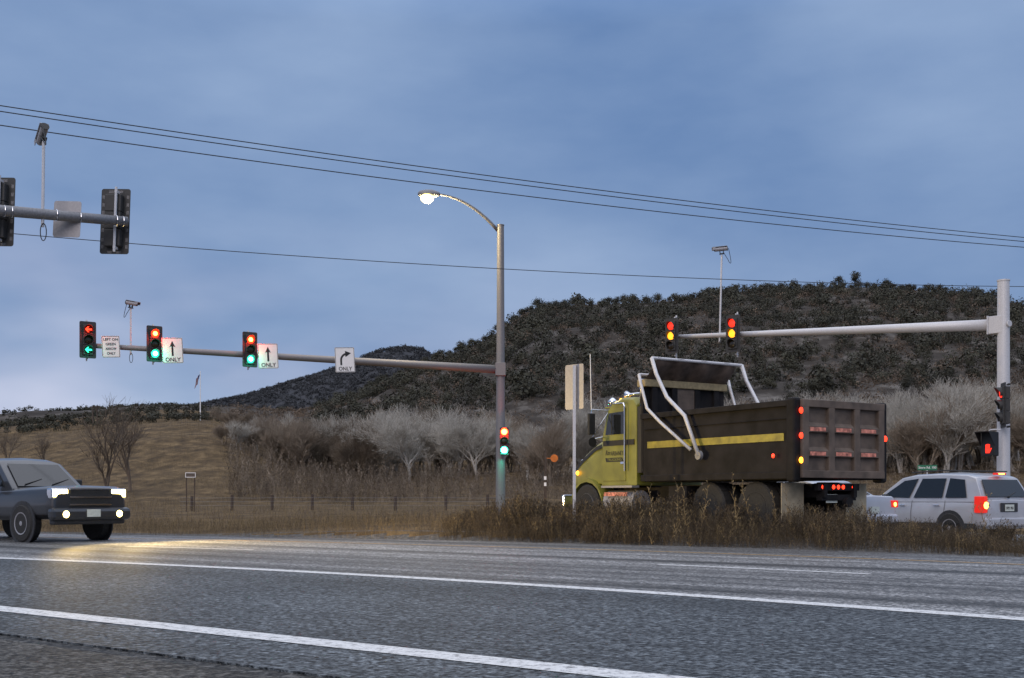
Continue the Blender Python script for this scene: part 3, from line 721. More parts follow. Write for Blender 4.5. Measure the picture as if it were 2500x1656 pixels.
b = MB(); p0 = Vector((-.1, 0, H0-.2)); pts = []
for i in range(11):
    k = i/10; pts.append(p0+Vector(((lv.x-p0.x+.3)*k, (lv.y-p0.y)*k, (lv.z-p0.z)*(1-(1-k)**2.1))))
b.tube(pts, [.07-.03*i/10 for i in range(11)], 10); b.build('lamp_arm', M['galvdark'], pole, smooth=True)
b = MB(); b.lathe([(.05, -.42), (.13, -.34), (.17, -.1), (.17, .12), (.10, .34), (.06, .42)], lv, 'x', 14)
hd = b.build('lamp_head', M['galvdark'], pole, smooth=True); 
b = MB(); b.lathe([(.20, 0.0), (.26, -.06), (.24, -.18), (.14, -.28), (.03, -.31)], (lv.x-.06, lv.y, lv.z-.05), 'z', 18); b.build('lamp_lens', M['lamp_on'], hd, smooth=True)
pl = bpy.data.lights.new('street_lamp_light', 'POINT'); plo = bpy.data.objects.new('street_lamp_light', pl); C.objects.link(plo)
pl.energy = 900; pl.color = (1, .78, .42); pl.shadow_soft_size = .25; plo.location = lp+Vector((-.06, 0, -.5))
armdir = Vector((ad.x, ad.y, 0)).normalized()
def on_arm(u):                                             # point of the mast arm seen at column u
    for i in range(2001):
        k = i/2000; p = Vector((cp.x, cp.y, az))+ad*k
        if 1250+F*p.x/p.y <= u: return p
    return tip
frt = Vector((.324, -.946, 0)); RZ = face(frt.x, frt.y)+R(14)
for u, lit, arr, lab in ((217, ('red', 'green'), True, 'black signal head with red and green left arrows at the mast arm tip'), (379, ('red', 'green'), False, 'lit signal head in the middle of the long mast arm, beside the first up-arrow sign'), (611, ('red', 'green'), False, 'lit signal head nearest the lamp pole on the long mast arm')):
    p = on_arm(u); t = signal(lab, p+frt*.2+Vector((-.03, 0, .17)), RZ, lit, arrow=arr); bracket(t, .2, .72)
def sign_thing(label, loc, rz, w_, h_, border=.016, name='road_sign', m='white'):
    t = thing(name, label, 'sign', loc, rz)
    plate(w_, h_, .04, 0, .004, 'panel', M[m], t); ring(w_-.02, h_-.02, .035, border, -.003, 'border', M['black'], t)
    b = MB(); b.box((0, .03, .0), (.04, .05, .22)); b.build('clamp', M['galv'], t)
    return t
RZ2 = face(frt.x, frt.y)
def tilt(t): t.rotation_euler.y = -.05; return t
p = on_arm(271); t = tilt(sign_thing('white LEFT ON GREEN ARROW ONLY sign on the mast arm', p+frt*.17+Vector((0, 0, -.02)), RZ2, .60, .76))
for i, s_ in enumerate(('LEFT ON', 'GREEN', 'ARROW', 'ONLY')): text(s_, .125, M['black'], 'lettering', t, (0, -.005, .25-.163*i), width=(.48, .33, .36, .28)[i])
def up_arrow(t):
    b = MB(); b.prism([(x, -.006, z) for x, z in ((-.032, -.19), (.032, -.19), (.032, .16), (.105, .11), (.0, .34), (-.105, .11), (-.032, .16))], (0, .004, 0)); b.build('arrow', M['black'], t)
    text('ONLY', .2, M['black'], 'lettering', t, (0, -.005, -.33), width=.52)
for u, lab in ((421, 'up-arrow ONLY sign beside the middle signal head'), (653, 'up-arrow ONLY sign beside the signal head nearest the lamp pole')):
    p = on_arm(u); up_arrow(tilt(sign_thing(lab, p+frt*.2+Vector((0, 0, -.03)), RZ2, .72, .91)))
p = on_arm(840); t = tilt(sign_thing('curved right-turn arrow ONLY sign on the mast arm by the lamp pole', p+frt*.2, RZ2, .74, .93))
cv = []
for i in range(9):
    a = R(180-75*i/8); cv.append((.10+.245*math.cos(a), -.02+.245*math.sin(a)))
path = [(-.145, -.2)]+cv; lft, rgt = [], []
for i, q in enumerate(path):
    a_, b_ = path[max(i-1, 0)], path[min(i+1, len(path)-1)]; dx, dz = b_[0]-a_[0], b_[1]-a_[1]; l_ = math.hypot(dx, dz)
    lft.append((q[0]-dz/l_*.034, q[1]+dx/l_*.034)); rgt.append((q[0]+dz/l_*.034, q[1]-dx/l_*.034))
b = MB(); n = len(path)
b.add([(x, -.006, z) for x, z in lft+rgt], [(i, i+1, n+i+1, n+i) for i in range(n-1)])
ex, ez = path[-1]; b.add([(ex-.02, -.006, ez+.115), (ex+.20, -.006, ez+.03), (ex-.01, -.006, ez-.115)], [(0, 1, 2)]); b.build('arrow', M['black'], t)
text('ONLY', .2, M['black'], 'lettering', t, (0, -.005, -.34), width=.5)
p = on_arm(319); detector('detection camera on a thin riser above the long mast arm with the arrow signs', p, (p.x-.0, p.y, EYE+(HOR-752)/F*p.y), R(-20), R(12))
# head on the pole shaft, glowing red over green
zr = EYE+(HOR-1055)/F*44.6
t = signal('brightly lit signal head fixed low on the lamp pole shaft', (-.30, 44.55, zr-.355), face(.0, -1), ('red', 'green'), backplate=False, strong=2)
b = MB(); b.box((-.1, .2, .45), (.06, .25, .05)); b.box((-.1, .2, -.45), (.06, .25, .05)); b.build('bracket', M['blackmetal'], t)

# --- right pole and arm with two heads seen from the side
rpx = Vector((14.14, 33, 0)); rpx.z = Hs(rpx.x, rpx.y); rz0 = 5.93; rtip = Vector((5.95, 41.6, 6.78))
pole2 = thing('traffic_signal_pole', 'thick galvanised signal pole at right with a shorter mast arm', 'signal pole', rpx)
Hh = 7.17-rpx.z; b = MB(); b.tube([(0, 0, -.3), (0, 0, Hh)], [.19, .165], 24); b.tube([(0, 0, Hh), (0, 0, Hh+.04)], .18, 24); b.build('pole', M['galv'], pole2, smooth=False)
ad2 = rtip-Vector((rpx.x, rpx.y, rz0)); st2 = Vector((0, 0, rz0-rpx.z)); hd2 = Vector((ad2.x, ad2.y, 0)).normalized()
rotb = Matrix.Rotation(math.atan2(hd2.y, hd2.x), 3, 'Z')
b = MB(); b.box(st2+hd2*.16, (.42, .34, .50), rotb); b.box(st2+hd2*.385, (.03, .42, .54), rotb); b.build('arm_bracket', M['galv'], pole2, bevel=.01)
b = MB(); b.tube([st2+Vector((.08, -.16, .0)), st2+Vector((.1, -.2, 0))], .09, 14); b.build('hand_hole_cover', M['galv'], pole2)
b = MB(); b.tube([st2+ad2*k for k in (.035, .3, .6, 1)], [.165, .135, .105, .07], 16); b.build('mast_arm', M['galv'], pole2, smooth=True)
def on_arm2(u):
    for i in range(2001):
        k = i/2000; p = Vector((rpx.x, rpx.y, rz0))+ad2*k
        if 1250+F*p.x/p.y <= u: return p
    return rtip
f2 = Vector((-.66, -.75, 0)); RZ3 = face(f2.x, f2.y)
for u, lab in ((1646, 'red and amber lit signal head at the tip of the right mast arm'), (1800, 'red and amber lit signal head inward of the camera riser on right mast arm')):
    p = on_arm2(u); t = signal(lab, p+f2*.28+Vector((0, 0, .0)), RZ3, ('red', 'amber'), strong=0); bracket(t, .3, .78)
p = on_arm2(1757); detector('detection camera on the tall thin riser above the right mast arm', p, (p.x+.08, p.y, EYE+(HOR-620)/F*p.y), R(180), R(6))
# side head and pedestrian signal on the right pole
yy = 32.5; xx = (2437-1250)/F*yy; zz = EYE+(HOR-990)/F*yy
t = signal('signal head strapped to the thick right pole, seen from its side', (xx+.14, yy, zz), face(-1, .16), ('red',), backplate=True, strong=0)
b = MB(); b.box((-.1, .17, .6), (.2, .06, .05)); b.box((-.1, .17, -.6), (.2, .06, .05)); b.build('bracket', M['blackmetal'], t)
t = thing('pedestrian_signal', 'boxy hooded pedestrian signal hung low on the right pole', 'pedestrian signal', ((2412-1250)/F*32.4, 32.4, EYE+(HOR-1075)/F*32.4), face(-.8, -.6))
b = MB(); b.box((0, .1, -.11), (.42, .22, .68)); b.build('housing', M['blackmetal'], t, bevel=.02)
b = MB(); b.box((0, -.16, .23), (.44, .32, .015)); b.prism([(-.22, -.01, .22), (-.22, -.32, .22), (-.22, -.01, -.16)], (.012, 0, 0)); b.prism([(.208, -.01, .22), (.208, -.32, .22), (.208, -.01, -.16)], (.012, 0, 0)); b.build('hood', M['blackmetal'], t)
b = MB()   # upright hand symbol
b.box((0, -.015, -.30), (.13, .008, .13))
for k in range(4): b.box((-.05+.034*k, -.015, -.18+(.01 if k in (1, 2) else 0)), (.025, .008, .12))
b.box((.09, -.015, -.27), (.025, .008, .10), Matrix.Rotation(R(25), 3, 'Y')); b.build('hand_symbol', M['red_soft'], t)
b = MB(); b.tube([(.0, .1, .2), (.0, .1, .3), (.25, .25, .3)], .02, 8); b.build('bracket', M['galv'], t)

# --- near left mast arm, seen from behind
ltip = Vector((-7.85, 23.4, 6.58)); lr = Vector((-19.3, 15.4, 5.9))
lpole = thing('traffic_signal_pole', 'near mast arm crossing the left edge of the picture, seen from behind', 'signal pole', (lr.x, lr.y, 0))
b = MB(); b.tube([(0, 0, -.3), (0, 0, 7.2)], [.2, .17], 18); b.build('pole', M['galv'], lpole)
adl = ltip-lr; b = MB(); b.tube([Vector((0, 0, 5.9))+adl*k for k in (0.01, .3, .6, .9, 1)], [.17, .145, .125, .102, .098], 18); b.build('mast_arm', M['galvdark'], lpole, smooth=True)
def on_arm3(u):
    for i in range(4001):
        k = i/4000; p = lr+adl*k
        if p.y > 1 and 1250+F*p.x/p.y >= u: return p
    return ltip
bk = Vector((.10, .995, 0)); RZ4 = face(bk.x, bk.y)
def straps(t, zs, y=.4):
    b = MB()
    for x_ in zs: b.tube([(x_, y-.125, 0), (x_+.001, y, .118), (x_, y+.125, 0)], .008, 6)
    return b
def band(t, p, offs):
    b = MB(); d = adl.normalized(); inv = Matrix.Rotation(-t.rotation_euler.z, 3, 'Z')
    for q in offs:
        c = p+d*q-Vector(t.location); ring_ = []
        a = d.cross(Vector((0, 0, 1))).normalized(); e = a.cross(d)
        for j in range(17): ring_.append(inv @ (c+(a*math.cos(j*math.pi/8)+e*math.sin(j*math.pi/8))*.113))
        b.tube(ring_, .008, 6, cap=False)
    return b.build('strap', M['chrome'], t)
for u, lab in ((281, 'back of a black signal head with backplate at the near mast arm tip'), (8, 'back of the signal head cut by the left picture edge')):
    p = on_arm3(u); t = signal(lab, p+bk*.34+Vector((-.15 if u > 100 else -.26, 0, .06)), RZ4, (), back=True); t.rotation_euler.y = -.035; bracket(t, .2, .66, -.09); band(t, p, (.02, .15))
p = on_arm3(163); t = thing('road_sign', 'blank grey back of a sign hung on the near mast arm', 'sign', p+bk*.16+Vector((-.07, 0, -.02)), RZ4); t.rotation_euler.y = -.05
plate(.57, .72, .05, 0, .004, 'panel', M['alu'], t); band(t, p, (-.2, .25))
p = on_arm3(104); detector('detection camera on a riser above the near left mast arm', p, (p.x+.02, p.y, EYE+(HOR-343)/F*p.y), R(126), R(30))

# --- roadside sign seen from the back
y0 = 25.2; x0 = (1402-1250)/F*y0; g0 = Hs(x0, y0)
t = thing('road_sign', 'back of a small rectangular sign on a steel post in the weeds', 'sign', (x0, y0, g0), face(.72, .72))
zc = EYE+(HOR-944)/F*y0-g0
b = MB(); b.prism([(x+.05, -.06, z+zc) for x, z in rrect(.54, .99, .05)], (0, .004, 0)); b.build('panel', M['alu'], t)
b = MB(); b.tube([(0, 0, -.3), (0, 0, zc+.46)], .045, 4); b.build('post', M['galv'], t)
b = MB(); b.box((0, -.035, zc+.3), (.02, .06, .02)); b.box((0, -.035, zc-.3), (.02, .06, .02)); b.build('bolt', M['galvdark'], t)

# street name sign far behind the silver estate
x0, y0 = UP(2264, 52); g0 = Hs(x0, y0)
t = thing('street_name_sign', 'small green street name sign above the silver vehicle', 'sign', (x0, y0, g0), face(-.1, -1))
zc = EYE+(HOR-1142)/F*y0-g0; b = MB(); b.tube([(0, 0.03, -.2), (0, .03, zc)], .03, 8); b.build('post', M['galv'], t)
pn = plate(.86, .24, .02, 0, .004, 'panel', M['green'], t); pn.location.z = zc
text('Store Rd. 100', .15, M['white'], 'lettering', t, (0, -.006, zc), width=.78)

# ------------------------------------------------------------------ wires
def wire(label, u0, v0, u1, v1, z, sag, r=.012):
    y_0 = (z-EYE)*F/(HOR-v0); y_1 = (z-EYE)*F/(HOR-v1)
    p0 = Vector(((u0-1250)/F*y_0, y_0, z)); p1 = Vector(((u1-1250)/F*y_1, y_1, z)); d = p1-p0
    pts = []
    for i in range(41):
        k = -.25+1.5*i/40; q = p0+d*k; q.z -= sag*4*k*(1-k); pts.append(q)
    b = MB(); b.tube(pts, r, 6); return tag(b.build('power_line', M['wire']), label, 'power line')
wire('topmost of the three sagging overhead cables', 0, 258, 2500, 580, 9.5, .20)
wire('second overhead cable, close under the topmost one', 0, 272, 2500, 590, 9.35, .20)
wire('third overhead cable, running past the street lamp', 0, 306, 2500, 604, 9.0, .22)
wire('lowest single overhead cable, far below the other three', 0, 568, 2500, 700, 7.6, .28, .010)

# ------------------------------------------------------------------ small things in the background
x0, y0 = UP(489, 228); g0 = Hs(x0, y0)
t = thing('flagpole', 'tall white flagpole with a drooping flag on the left slope', 'flagpole', (x0, y0, g0))
ht = EYE+(HOR-906)/F*y0-g0; b = MB(); b.tube([(0, 0, -.2), (0, 0, ht)], [.12, .07], 8); b.build('pole', M['white'], t)
fm = [mat('flag_red', (.22, .03, .04)), mat('flag_white', (.4, .4, .42)), mat('flag_blue', (.03, .04, .12))]
b = MB()
for i in range(13):
    for j in range(8):
        f = lambda a, c: (-.10-a*.085-.03*c, .12*math.sin(a*1.3+c*.5), ht-.5-c*.155-a*.13)
        mi = 2 if (i < 7 and j < 3) else i % 2
        b.add([f(j, i), f(j+1, i), f(j+1, i+1), f(j, i+1)], [(0, 1, 2, 3)], mi)
b.build('flag', fm, t)
x0, y0 = UP(232, 232); g0 = Hs(x0, y0)
t = thing('utility_pole', 'wooden H-frame utility pole on the left ridge', 'utility pole', (x0, y0, g0), .1)
ht = EYE+(HOR-990)/F*y0-g0
for dx in (-.4, .4):
    b = MB(); b.tube([(dx, 0, -.3), (dx, 0, ht)], .12, 8); b.build('pole', M['wood'], t)
b = MB(); b.box((0, .13, ht-.3), (2.2, .12, .2)); b.box((0, .13, ht-.9), (1.2, .1, .15)); b.build('crossarm', M['wood'], t)
x0, y0 = UP(600, 76); 
t = thing('wire_fence', 'low post and wire fence across the field', 'fence', (0, 76, 0))
for u in (468, 566, 664, 762, 860, 965, 1088, 1190, 1285):
    x0 = (u-1250)/F*76; g0 = Hs(x0, 76); b = MB(); b.tube([(x0, 0, g0-.3), (x0+.02, 0, g0+random.uniform(.9, 1.08))], .10, 8); b.build('post', M['wood'], t)
for z in (.35, .6, .85):
    b = MB(); b.tube([((u-1250)/F*76, -.1, Hs((u-1250)/F*76, 76)+z+.02*math.sin(u)) for u in range(440, 1310, 60)], .008, 5); b.build('wire', M['galvdark'], t)
x0, y0 = UP(465, 70); t = thing('signboard', 'small white-edged signboard on two legs in the field at left', 'sign', (x0, y0, Hs(x0, y0)), .1)
zc = EYE+(HOR-1160)/F*70-Hs(x0, y0); p_ = plate(.62, .30, .02, 0, .02, 'panel', M['bedsteel'], t); p_.location.z = zc
r_ = ring(.62, .30, .02, .035, -.004, 'border', M['white'], t); r_.location.z = zc
for dx in (-.24, .24): b = MB(); b.box((dx, .04, zc/2-.2), (.06, .04, zc+.3)); b.build('leg', M['wood'], t)
orange = mat('orange_reflector', (.6, .16, .02), .4)
def delineator(label, u, y, vt, kind):
    x0 = (u-1250)/F*y; g0 = Hs(x0, y); h_ = EYE+(HOR-vt)/F*y-g0
    t = thing('delineator_post', label, 'marker post', (x0, y, g0))
    b = MB(); b.box((0, 0, h_/2-.1), (.06, .02, h_+.2)); b.build('post', M['wood'] if kind else M['white'], t)
    b = MB()
    if kind == 2: b.lathe([(.11, -.02), (.11, -.012)], (.25, 0, h_-.25), 'y', 18); b.box((.12, 0, h_-.25), (.24, .015, .02))
    else:
        for q in range(2): b.box((0, -.014, h_-.07-.14*q), (.055, .006, .08))
    b.build('reflector', orange if kind != 1 else M['white'], t)
delineator('short marker post with orange reflectors at the far left road edge', 37, 31.5, 1250, 0)
delineator('thin marker post with a round amber disc ahead of the truck', 1332, 33, 1098, 2)
delineator('short stake with a white reflector in the weeds ahead of the truck', 1331, 26, 1160, 1)
# loose grit on the near shoulder
sm_ = []
for k in range(3):
    b = MB(); rd = random.Random(k); vs = []
    for i in range(3):
        for j in range(6): rr = (1, .8, .3)[i]*rd.uniform(.7, 1.1); vs.append((rr*math.cos(j*1.047), rr*math.sin(j*1.047), (0, .5, .95)[i]*rd.uniform(.85, 1.1)))
    b.add(vs, [(i*6+j, i*6+(j+1) % 6, i*6+6+(j+1) % 6, i*6+6+j) for i in range(2) for j in range(6)]+[tuple(range(12, 18))])
    o = b.build('pebble', M['stone']); sm_.append(o.data); bpy.data.objects.remove(o)
for i in range(46):
    u, v = random.uniform(20, 1500), random.uniform(1530, 1650)
    if random.random() < .35: u, v = random.uniform(100, 2300), random.uniform(1400, 1560)
    y = EYE*F/(v-HOR); x = (u-1250)/F*y; s_, n = sn(x, y)
    o = bpy.data.objects.new('pebble', random.choice(sm_)); C.objects.link(o); k = random.uniform(.006, .016); o.scale = (k*1.2, k, k*.7)
    o.location = (x, y, -.015 if n < 4.4 else -.001); o.rotation_euler = (0, 0, i)
    tag(o, 'small dark pebble lying loose on the near asphalt', 'pebble', 'pebbles on the near road edge')

# ------------------------------------------------------------------ vehicles (local x forward from the rear, y left, z up)
def wheel(parent, x, y, r, w_, side, rim='alu', hub=True):
    b = MB(); b.lathe([(r*.62, -w_/2), (r*.93, -w_/2), (r, -w_/2+.03), (r, w_/2-.03), (r*.93, w_/2), (r*.62, w_/2)], (x, y, r), 'y', 28)
    n = 28
    for j in range(n):
        a = 2*math.pi*(j+.5)/n; b.box((x+r*math.cos(a), y, r+r*math.sin(a)), (.012, w_*.8, r*.1), Matrix.Rotation(-a, 3, 'Y'))
    t = b.build('wheel', M['rubber'], parent)
    b = MB(); o_ = side*(w_/2+.004); b.lathe([(r*.62, o_-side*.03), (r*.58, o_), (r*.52, o_-side*.06), (.02, o_-side*.06)], (x, y, r), 'y', 24); q = b.build('rim', M['darksteel'] if rim == 'alu' else M[rim], t, smooth=False)
    if rim == 'alu':
        b = MB(); b.lathe([(r*.61, o_-side*.02), (r*.60, o_+side*.003), (r*.53, o_-side*.005), (r*.52, o_-side*.03)], (x, y, r), 'y', 24); b.lathe([(r*.17, o_-side*.05), (r*.15, o_-side*.005), (.02, o_)], (x, y, r), 'y', 12)
        for j in range(5):
            a = 2*math.pi*j/5+.3; b.box((x+r*.34*math.cos(a), y+o_-side*.025, r+r*.34*math.sin(a)), (r*.42, .03, r*.15), Matrix.Rotation(-a, 3, 'Y'))
        b.build('spokes', M['alu'], t)
    return t
def body_sec(x, hw, z0, z1, crown=.02):
    zs = z1-z0
    h_ = [(hw*.86, z0), (hw*.98, z0+zs*.14), (hw, z0+zs*.40), (hw*.985, z0+zs*.72), (hw*.94, z0+zs*.92), (hw*.86, z1), (0, z1+crown)]
    return [(x, y, z) for y, z in h_]+[(x, -y, z) for y, z in h_[-2::-1]]
class Car:
    """lower body loft, greenhouse and glass; subclasses only differ in numbers"""
    def __init__(s, root, paint, low, gh, zb, hwb, slope):
        s.r, s.p, s.zb, s.hw, s.sl = root, paint, zb, hwb, slope
        b = MB(); b.loft([body_sec(*q) for q in low]); s.body = b.build('body', M[paint], root, smooth=True, bevel=.03)
        b = MB(); secs = []
        for x, zt in gh:
            y1 = s.y(zt); secs.append([(x, hwb, zb-.06), (x, y1, zt-.03 if zt > zb+.1 else zt), (x, y1-.10, zt), (x, 0, zt+.03), (x, -y1+.10, zt), (x, -y1, zt-.03 if zt > zb+.1 else zt), (x, -hwb, zb-.06)])
        b.loft(secs); s.roof = b.build('roof', M[paint], root, smooth=True, bevel=.02); s.gh = gh
    def y(s, z): return s.hw-s.sl*(z-s.zb)
    def side(s, poly, sd, name='side_window', m='glass'):
        b = MB(); b.prism([(x, sd*(s.y(z)+.004), z) for x, z in poly], (0, sd*.012, 0)); return b.build(name, M[m], s.r)
    def slant(s, i, j, z0, z1, inset, name, out_, m='glass'):
        (xa, za), (xb, zb_) = s.gh[i], s.gh[j]; f = lambda z: xa+(xb-xa)*(z-za)/(zb_-za)
        b = MB(); q = [(f(z)+out_*.035, sg*(s.y(z)-inset), z) for z, sg in ((z0, 1), (z1, 1), (z1, -1), (z0, -1))]
        b.prism(q, (out_*.012, 0, 0)); return b.build(name, M[m], s.r)
def seam(root, pts, name='door_seam'):
    b = MB(); b.tube(pts, .006, 4); return b.build(name, M['plastic'], root)
def heading(p): return math.atan2(p.y, p.x)

# ---- silver SUV at right, rear three-quarter view
h = Vector((-.48, .877, 0)); rl = Vector((11.28, 27.5, 0)); right = Vector((.877, .48, 0)); rc = rl+right*.92
t = thing('suv', 'pale silver sport utility vehicle with lit tail lights at the right edge', 'car', (rc.x, rc.y, -.17), heading(h))
c = Car(t, 'suv', [(-.02, .80, .42, .78), (.0, .88, .36, 1.06), (.3, .93, .34, 1.08), (1.0, .94, .33, 1.08), (3.2, .94, .33, 1.06), (3.6, .93, .33, 1.04), (4.4, .90, .35, .95), (4.66, .78, .4, .78)],
    [(.04, 1.10), (.32, 1.62), (.55, 1.69), (1.4, 1.73), (2.2, 1.71), (2.62, 1.64), (3.42, 1.06)], 1.06, .90, .24)
for sd in (1, -1):
    c.side([(.48, 1.12), (.62, 1.56), (1.06, 1.60), (1.12, 1.12)], sd); c.side([(1.22, 1.12), (1.18, 1.60), (1.92, 1.60), (2.12, 1.12)], sd); c.side([(2.26, 1.12), (2.06, 1.60), (2.5, 1.55), (3.16, 1.14)], sd)
c.slant(0, 1, 1.14, 1.56, .14, 'rear_window', -1); c.slant(6, 5, 1.12, 1.60, .14, 'windscreen', 1)
for sd in (1, -1):
    b = MB(); b.box((.09, sd*.865, .95), (.28, .15, .40)); tl = b.build('tail_light', M['tail_red'], t, bevel=.02)
    b = MB(); b.lathe([(.085, -.054), (.06, -.062), (.01, -.066)], (0, sd*.85, .93), 'x', 14); b.build('bulb', M['tail_core'], tl)
b = MB(); b.box((.25, 0, 1.70), (.12, .34, .05)); bl_ = b.build('brake_light', M['tail_red'], t, bevel=.01)
b = MB(); b.box((.185, 0, 1.70), (.01, .2, .025)); b.build('bulb', M['tail_core'], bl_)
b = MB(); b.box((.02, 0, .52), (.18, 1.74, .22)); b.build('bumper', M['suv'], t, bevel=.04)
b = MB(); b.box((-.03, 0, .88), (.02, .62, .22)); b.build('plate_recess', M['plastic'], t, bevel=.01)
b = MB(); b.box((-.045, 0, .87), (.01, .32, .16)); q = b.build('number_plate', M['plate'], t)
text('SPD 783', .09, M['black'], 'lettering', t, (-.052, 0, .86), width=.26, rot=(R(90), 0, R(-90)))
b = MB(); b.tube([(-.0, -.02, 1.14), (.05, -.25, 1.22), (.12, -.5, 1.28)], .012, 6); b.lathe([(.03, -.03), (.03, .0)], (.0, 0, 1.13), 'x', 10); b.build('rear_wiper', M['blackmetal'], t)
for sd in (1, -1):
    for x in (1.35, 2.45): b = MB(); b.box((x, sd*.955, .93), (.2, .03, .035)); b.build('door_handle', M['chrome'], t, bevel=.008)
    for x in (1.12, 2.16): seam(t, [(x, sd*.948, .42), (x+.01, sd*.950, .75), (x, sd*.90, 1.05)])
    b = MB(); b.tube([(.55, sd*.66, 1.77), (1.4, sd*.66, 1.80), (2.4, sd*.64, 1.76)], .016, 6); b.build('roof_rail', M['blackmetal'], t)
    b = MB(); b.box((2.0, sd*.945, .42), (3.6, .03, .14)); b.build('sill_trim', M['plastic'], t)
    for x in (.95, 3.72):
        b = MB(); b.lathe([(.44, 0), (.44, .03)], (x, sd*.925-.015, .37), 'y', 24); b.build('wheel_arch', M['plastic'], t); wheel(t, x, sd*.84, .37, .24, sd)
b = MB(); b.box((2.98, .98, 1.15), (.14, .16, .12)); b.build('mirror', M['plastic'], t, bevel=.03)

# ---- pale silver saloon between the truck and the SUV
h = Vector((-.55, .835, 0)); rl = Vector((7.66, 26.2, 0)); right = Vector((.835, .55, 0)); rc = rl+right*.88
t = thing('sedan', 'pale silver saloon half hidden between the dump truck and the SUV', 'car', (rc.x, rc.y, .0), heading(h))
c = Car(t, 'silver', [(-.03, .74, .42, .80), (.0, .82, .34, .98), (.5, .87, .28, 1.0), (1.2, .89, .26, .97), (3.2, .89, .26, .95), (4.3, .85, .28, .82), (4.65, .72, .34, .64)],
    [(.62, .99), (1.25, 1.34), (1.7, 1.42), (2.3, 1.43), (2.7, 1.36), (3.45, .95)], .96, .84, .32)
for sd in (1, -1):
    c.side([(1.05, 1.0), (1.38, 1.29), (2.02, 1.33), (2.06, 1.0)], sd); c.side([(2.14, 1.0), (2.12, 1.33), (2.55, 1.30), (3.1, 1.02)], sd)
    b = MB(); b.box((.03, sd*.74, .80), (.14, .26, .17)); tl = b.build('tail_light', M['tail_red'], t, bevel=.02)
    b = MB(); b.lathe([(.05, -.05), (.03, -.056), (.01, -.058)], (0, sd*.74, .79), 'x', 12); b.build('bulb', M['tail_core'], tl)
    for x in (.95, 3.65):
        b = MB(); b.lathe([(.39, 0), (.39, .03)], (x, sd*.875-.015, .33), 'y', 24); b.build('wheel_arch', M['plastic'], t); wheel(t, x, sd*.79, .33, .21, sd)
    for x in (1.75, 2.7): b = MB(); b.box((x, sd*.895, .83), (.18, .03, .03)); b.build('door_handle', M['silver'], t)
    for x in (1.5, 2.1): seam(t, [(x, sd*.888, .34), (x, sd*.890, .6), (x, sd*.86, .95)])
c.slant(0, 1, 1.02, 1.31, .13, 'rear_window', -1); c.slant(5, 4, 1.0, 1.33, .13, 'windscreen', 1)
b = MB(); b.box((-.0, 0, .46), (.2, 1.62, .2)); b.build('bumper', M['silver'], t, bevel=.05)
b = MB(); b.box((-.06, 0, .66), (.01, .32, .16)); b.build('number_plate', M['plate'], t)

# ---- charcoal pickup coming along the highway with its lamps on
h = Vector((-D[0], -D[1], 0)); fc = Vector((-9.0, 24.5, 0)); rc = fc-h*5.5
t = thing('pickup_truck', 'oncoming charcoal pickup with blazing headlights on the highway at left', 'car', (rc.x, rc.y, 0), heading(h))
c = Car(t, 'tan', [(-.02, .86, .55, .95), (.05, .92, .5, 1.12), (1.6, .94, .46, 1.12), (3.3, .95, .46, 1.12), (3.9, .95, .46, 1.14), (4.6, .94, .48, 1.17), (5.25, .93, .5, 1.19), (5.42, .90, .52, 1.15), (5.49, .84, .56, 1.02)],
    [(1.55, 1.14), (1.62, 1.72), (1.9, 1.80), (2.8, 1.82), (3.2, 1.74), (3.95, 1.14)], 1.12, .88, .22)
for sd in (1, -1):
    c.side([(1.78, 1.2), (1.80, 1.66), (2.35, 1.69), (2.38, 1.2)], sd); c.side([(2.48, 1.2), (2.46, 1.69), (3.05, 1.66), (3.62, 1.2)], sd)
    b = MB(); b.box((5.38, sd*.70, 1.03), (.20, .40, .23)); hl = b.build('headlight', M['chrome'], t, bevel=.03)
    b = MB(); b.box((5.475, sd*.70, 1.04), (.02, .35, .16)); b.build('lamp', M['head_on'], hl, bevel=.008)
    b = MB(); b.lathe([(.075, .0), (.06, .02), (.01, .03)], (5.60, sd*.64, .60), 'x', 16); b.build('fog_lamp', M['fog_on'], t)
    b = MB(); b.box((3.35, sd*1.06, 1.25), (.12, .22, .24)); b.build('mirror', M['plastic'], t, bevel=.03)
    for x in (2.1, 3.0): b = MB(); b.box((x, sd*.965, 1.0), (.18, .03, .04)); b.build('door_handle', M['chrome'], t)
    for x in (1.62, 2.42, 3.5): seam(t, [(x, sd*.957, .55), (x, sd*.96, .85), (x, sd*.91, 1.11)])
    for x in (1.1, 4.45):
        b = MB(); b.lathe([(.48, 0), (.48, .03)], (x, sd*.935-.015, .40), 'y', 24); b.build('wheel_arch', M['plastic'], t); wheel(t, x, sd*.85, .40, .26, sd)
c.slant(5, 4, 1.2, 1.70, .14, 'windscreen', 1)
b = MB(); b.box((5.47, 0, .94), (.06, .98, .40)); g_ = b.build('grille', M['blackmetal'], t, bevel=.02)
b = MB(); b.box((5.51, 0, .96), (.02, 1.0, .04)); b.box((5.505, 0, 1.125), (.02, 1.0, .03)); b.box((5.505, 0, .80), (.02, 1.0, .03)); b.build('grille_bar', M['chrome'], g_)
b = MB(); b.box((5.48, 0, .60), (.24, 1.90, .27)); b.build('bumper', M['tan'], t, bevel=.08)
b = MB(); b.box((5.615, 0, .62), (.012, .32, .16)); b.build('number_plate', M['plate'], t)
for y in (-.55, .1):
    b = MB(); b.tube([(3.9, y, 1.24), (3.72, y+.5, 1.36)], .012, 5); b.build('wiper', M['blackmetal'], t)
b = MB(); b.box((5.40, 0, .44), (.2, 1.7, .12)); b.build('valance', M['plastic'], t, bevel=.03)
b = MB(); b.box((.75, 0, 1.14), (1.45, 1.62, .03)); b.build('bed_cover', M['blackmetal'], t, bevel=.01)
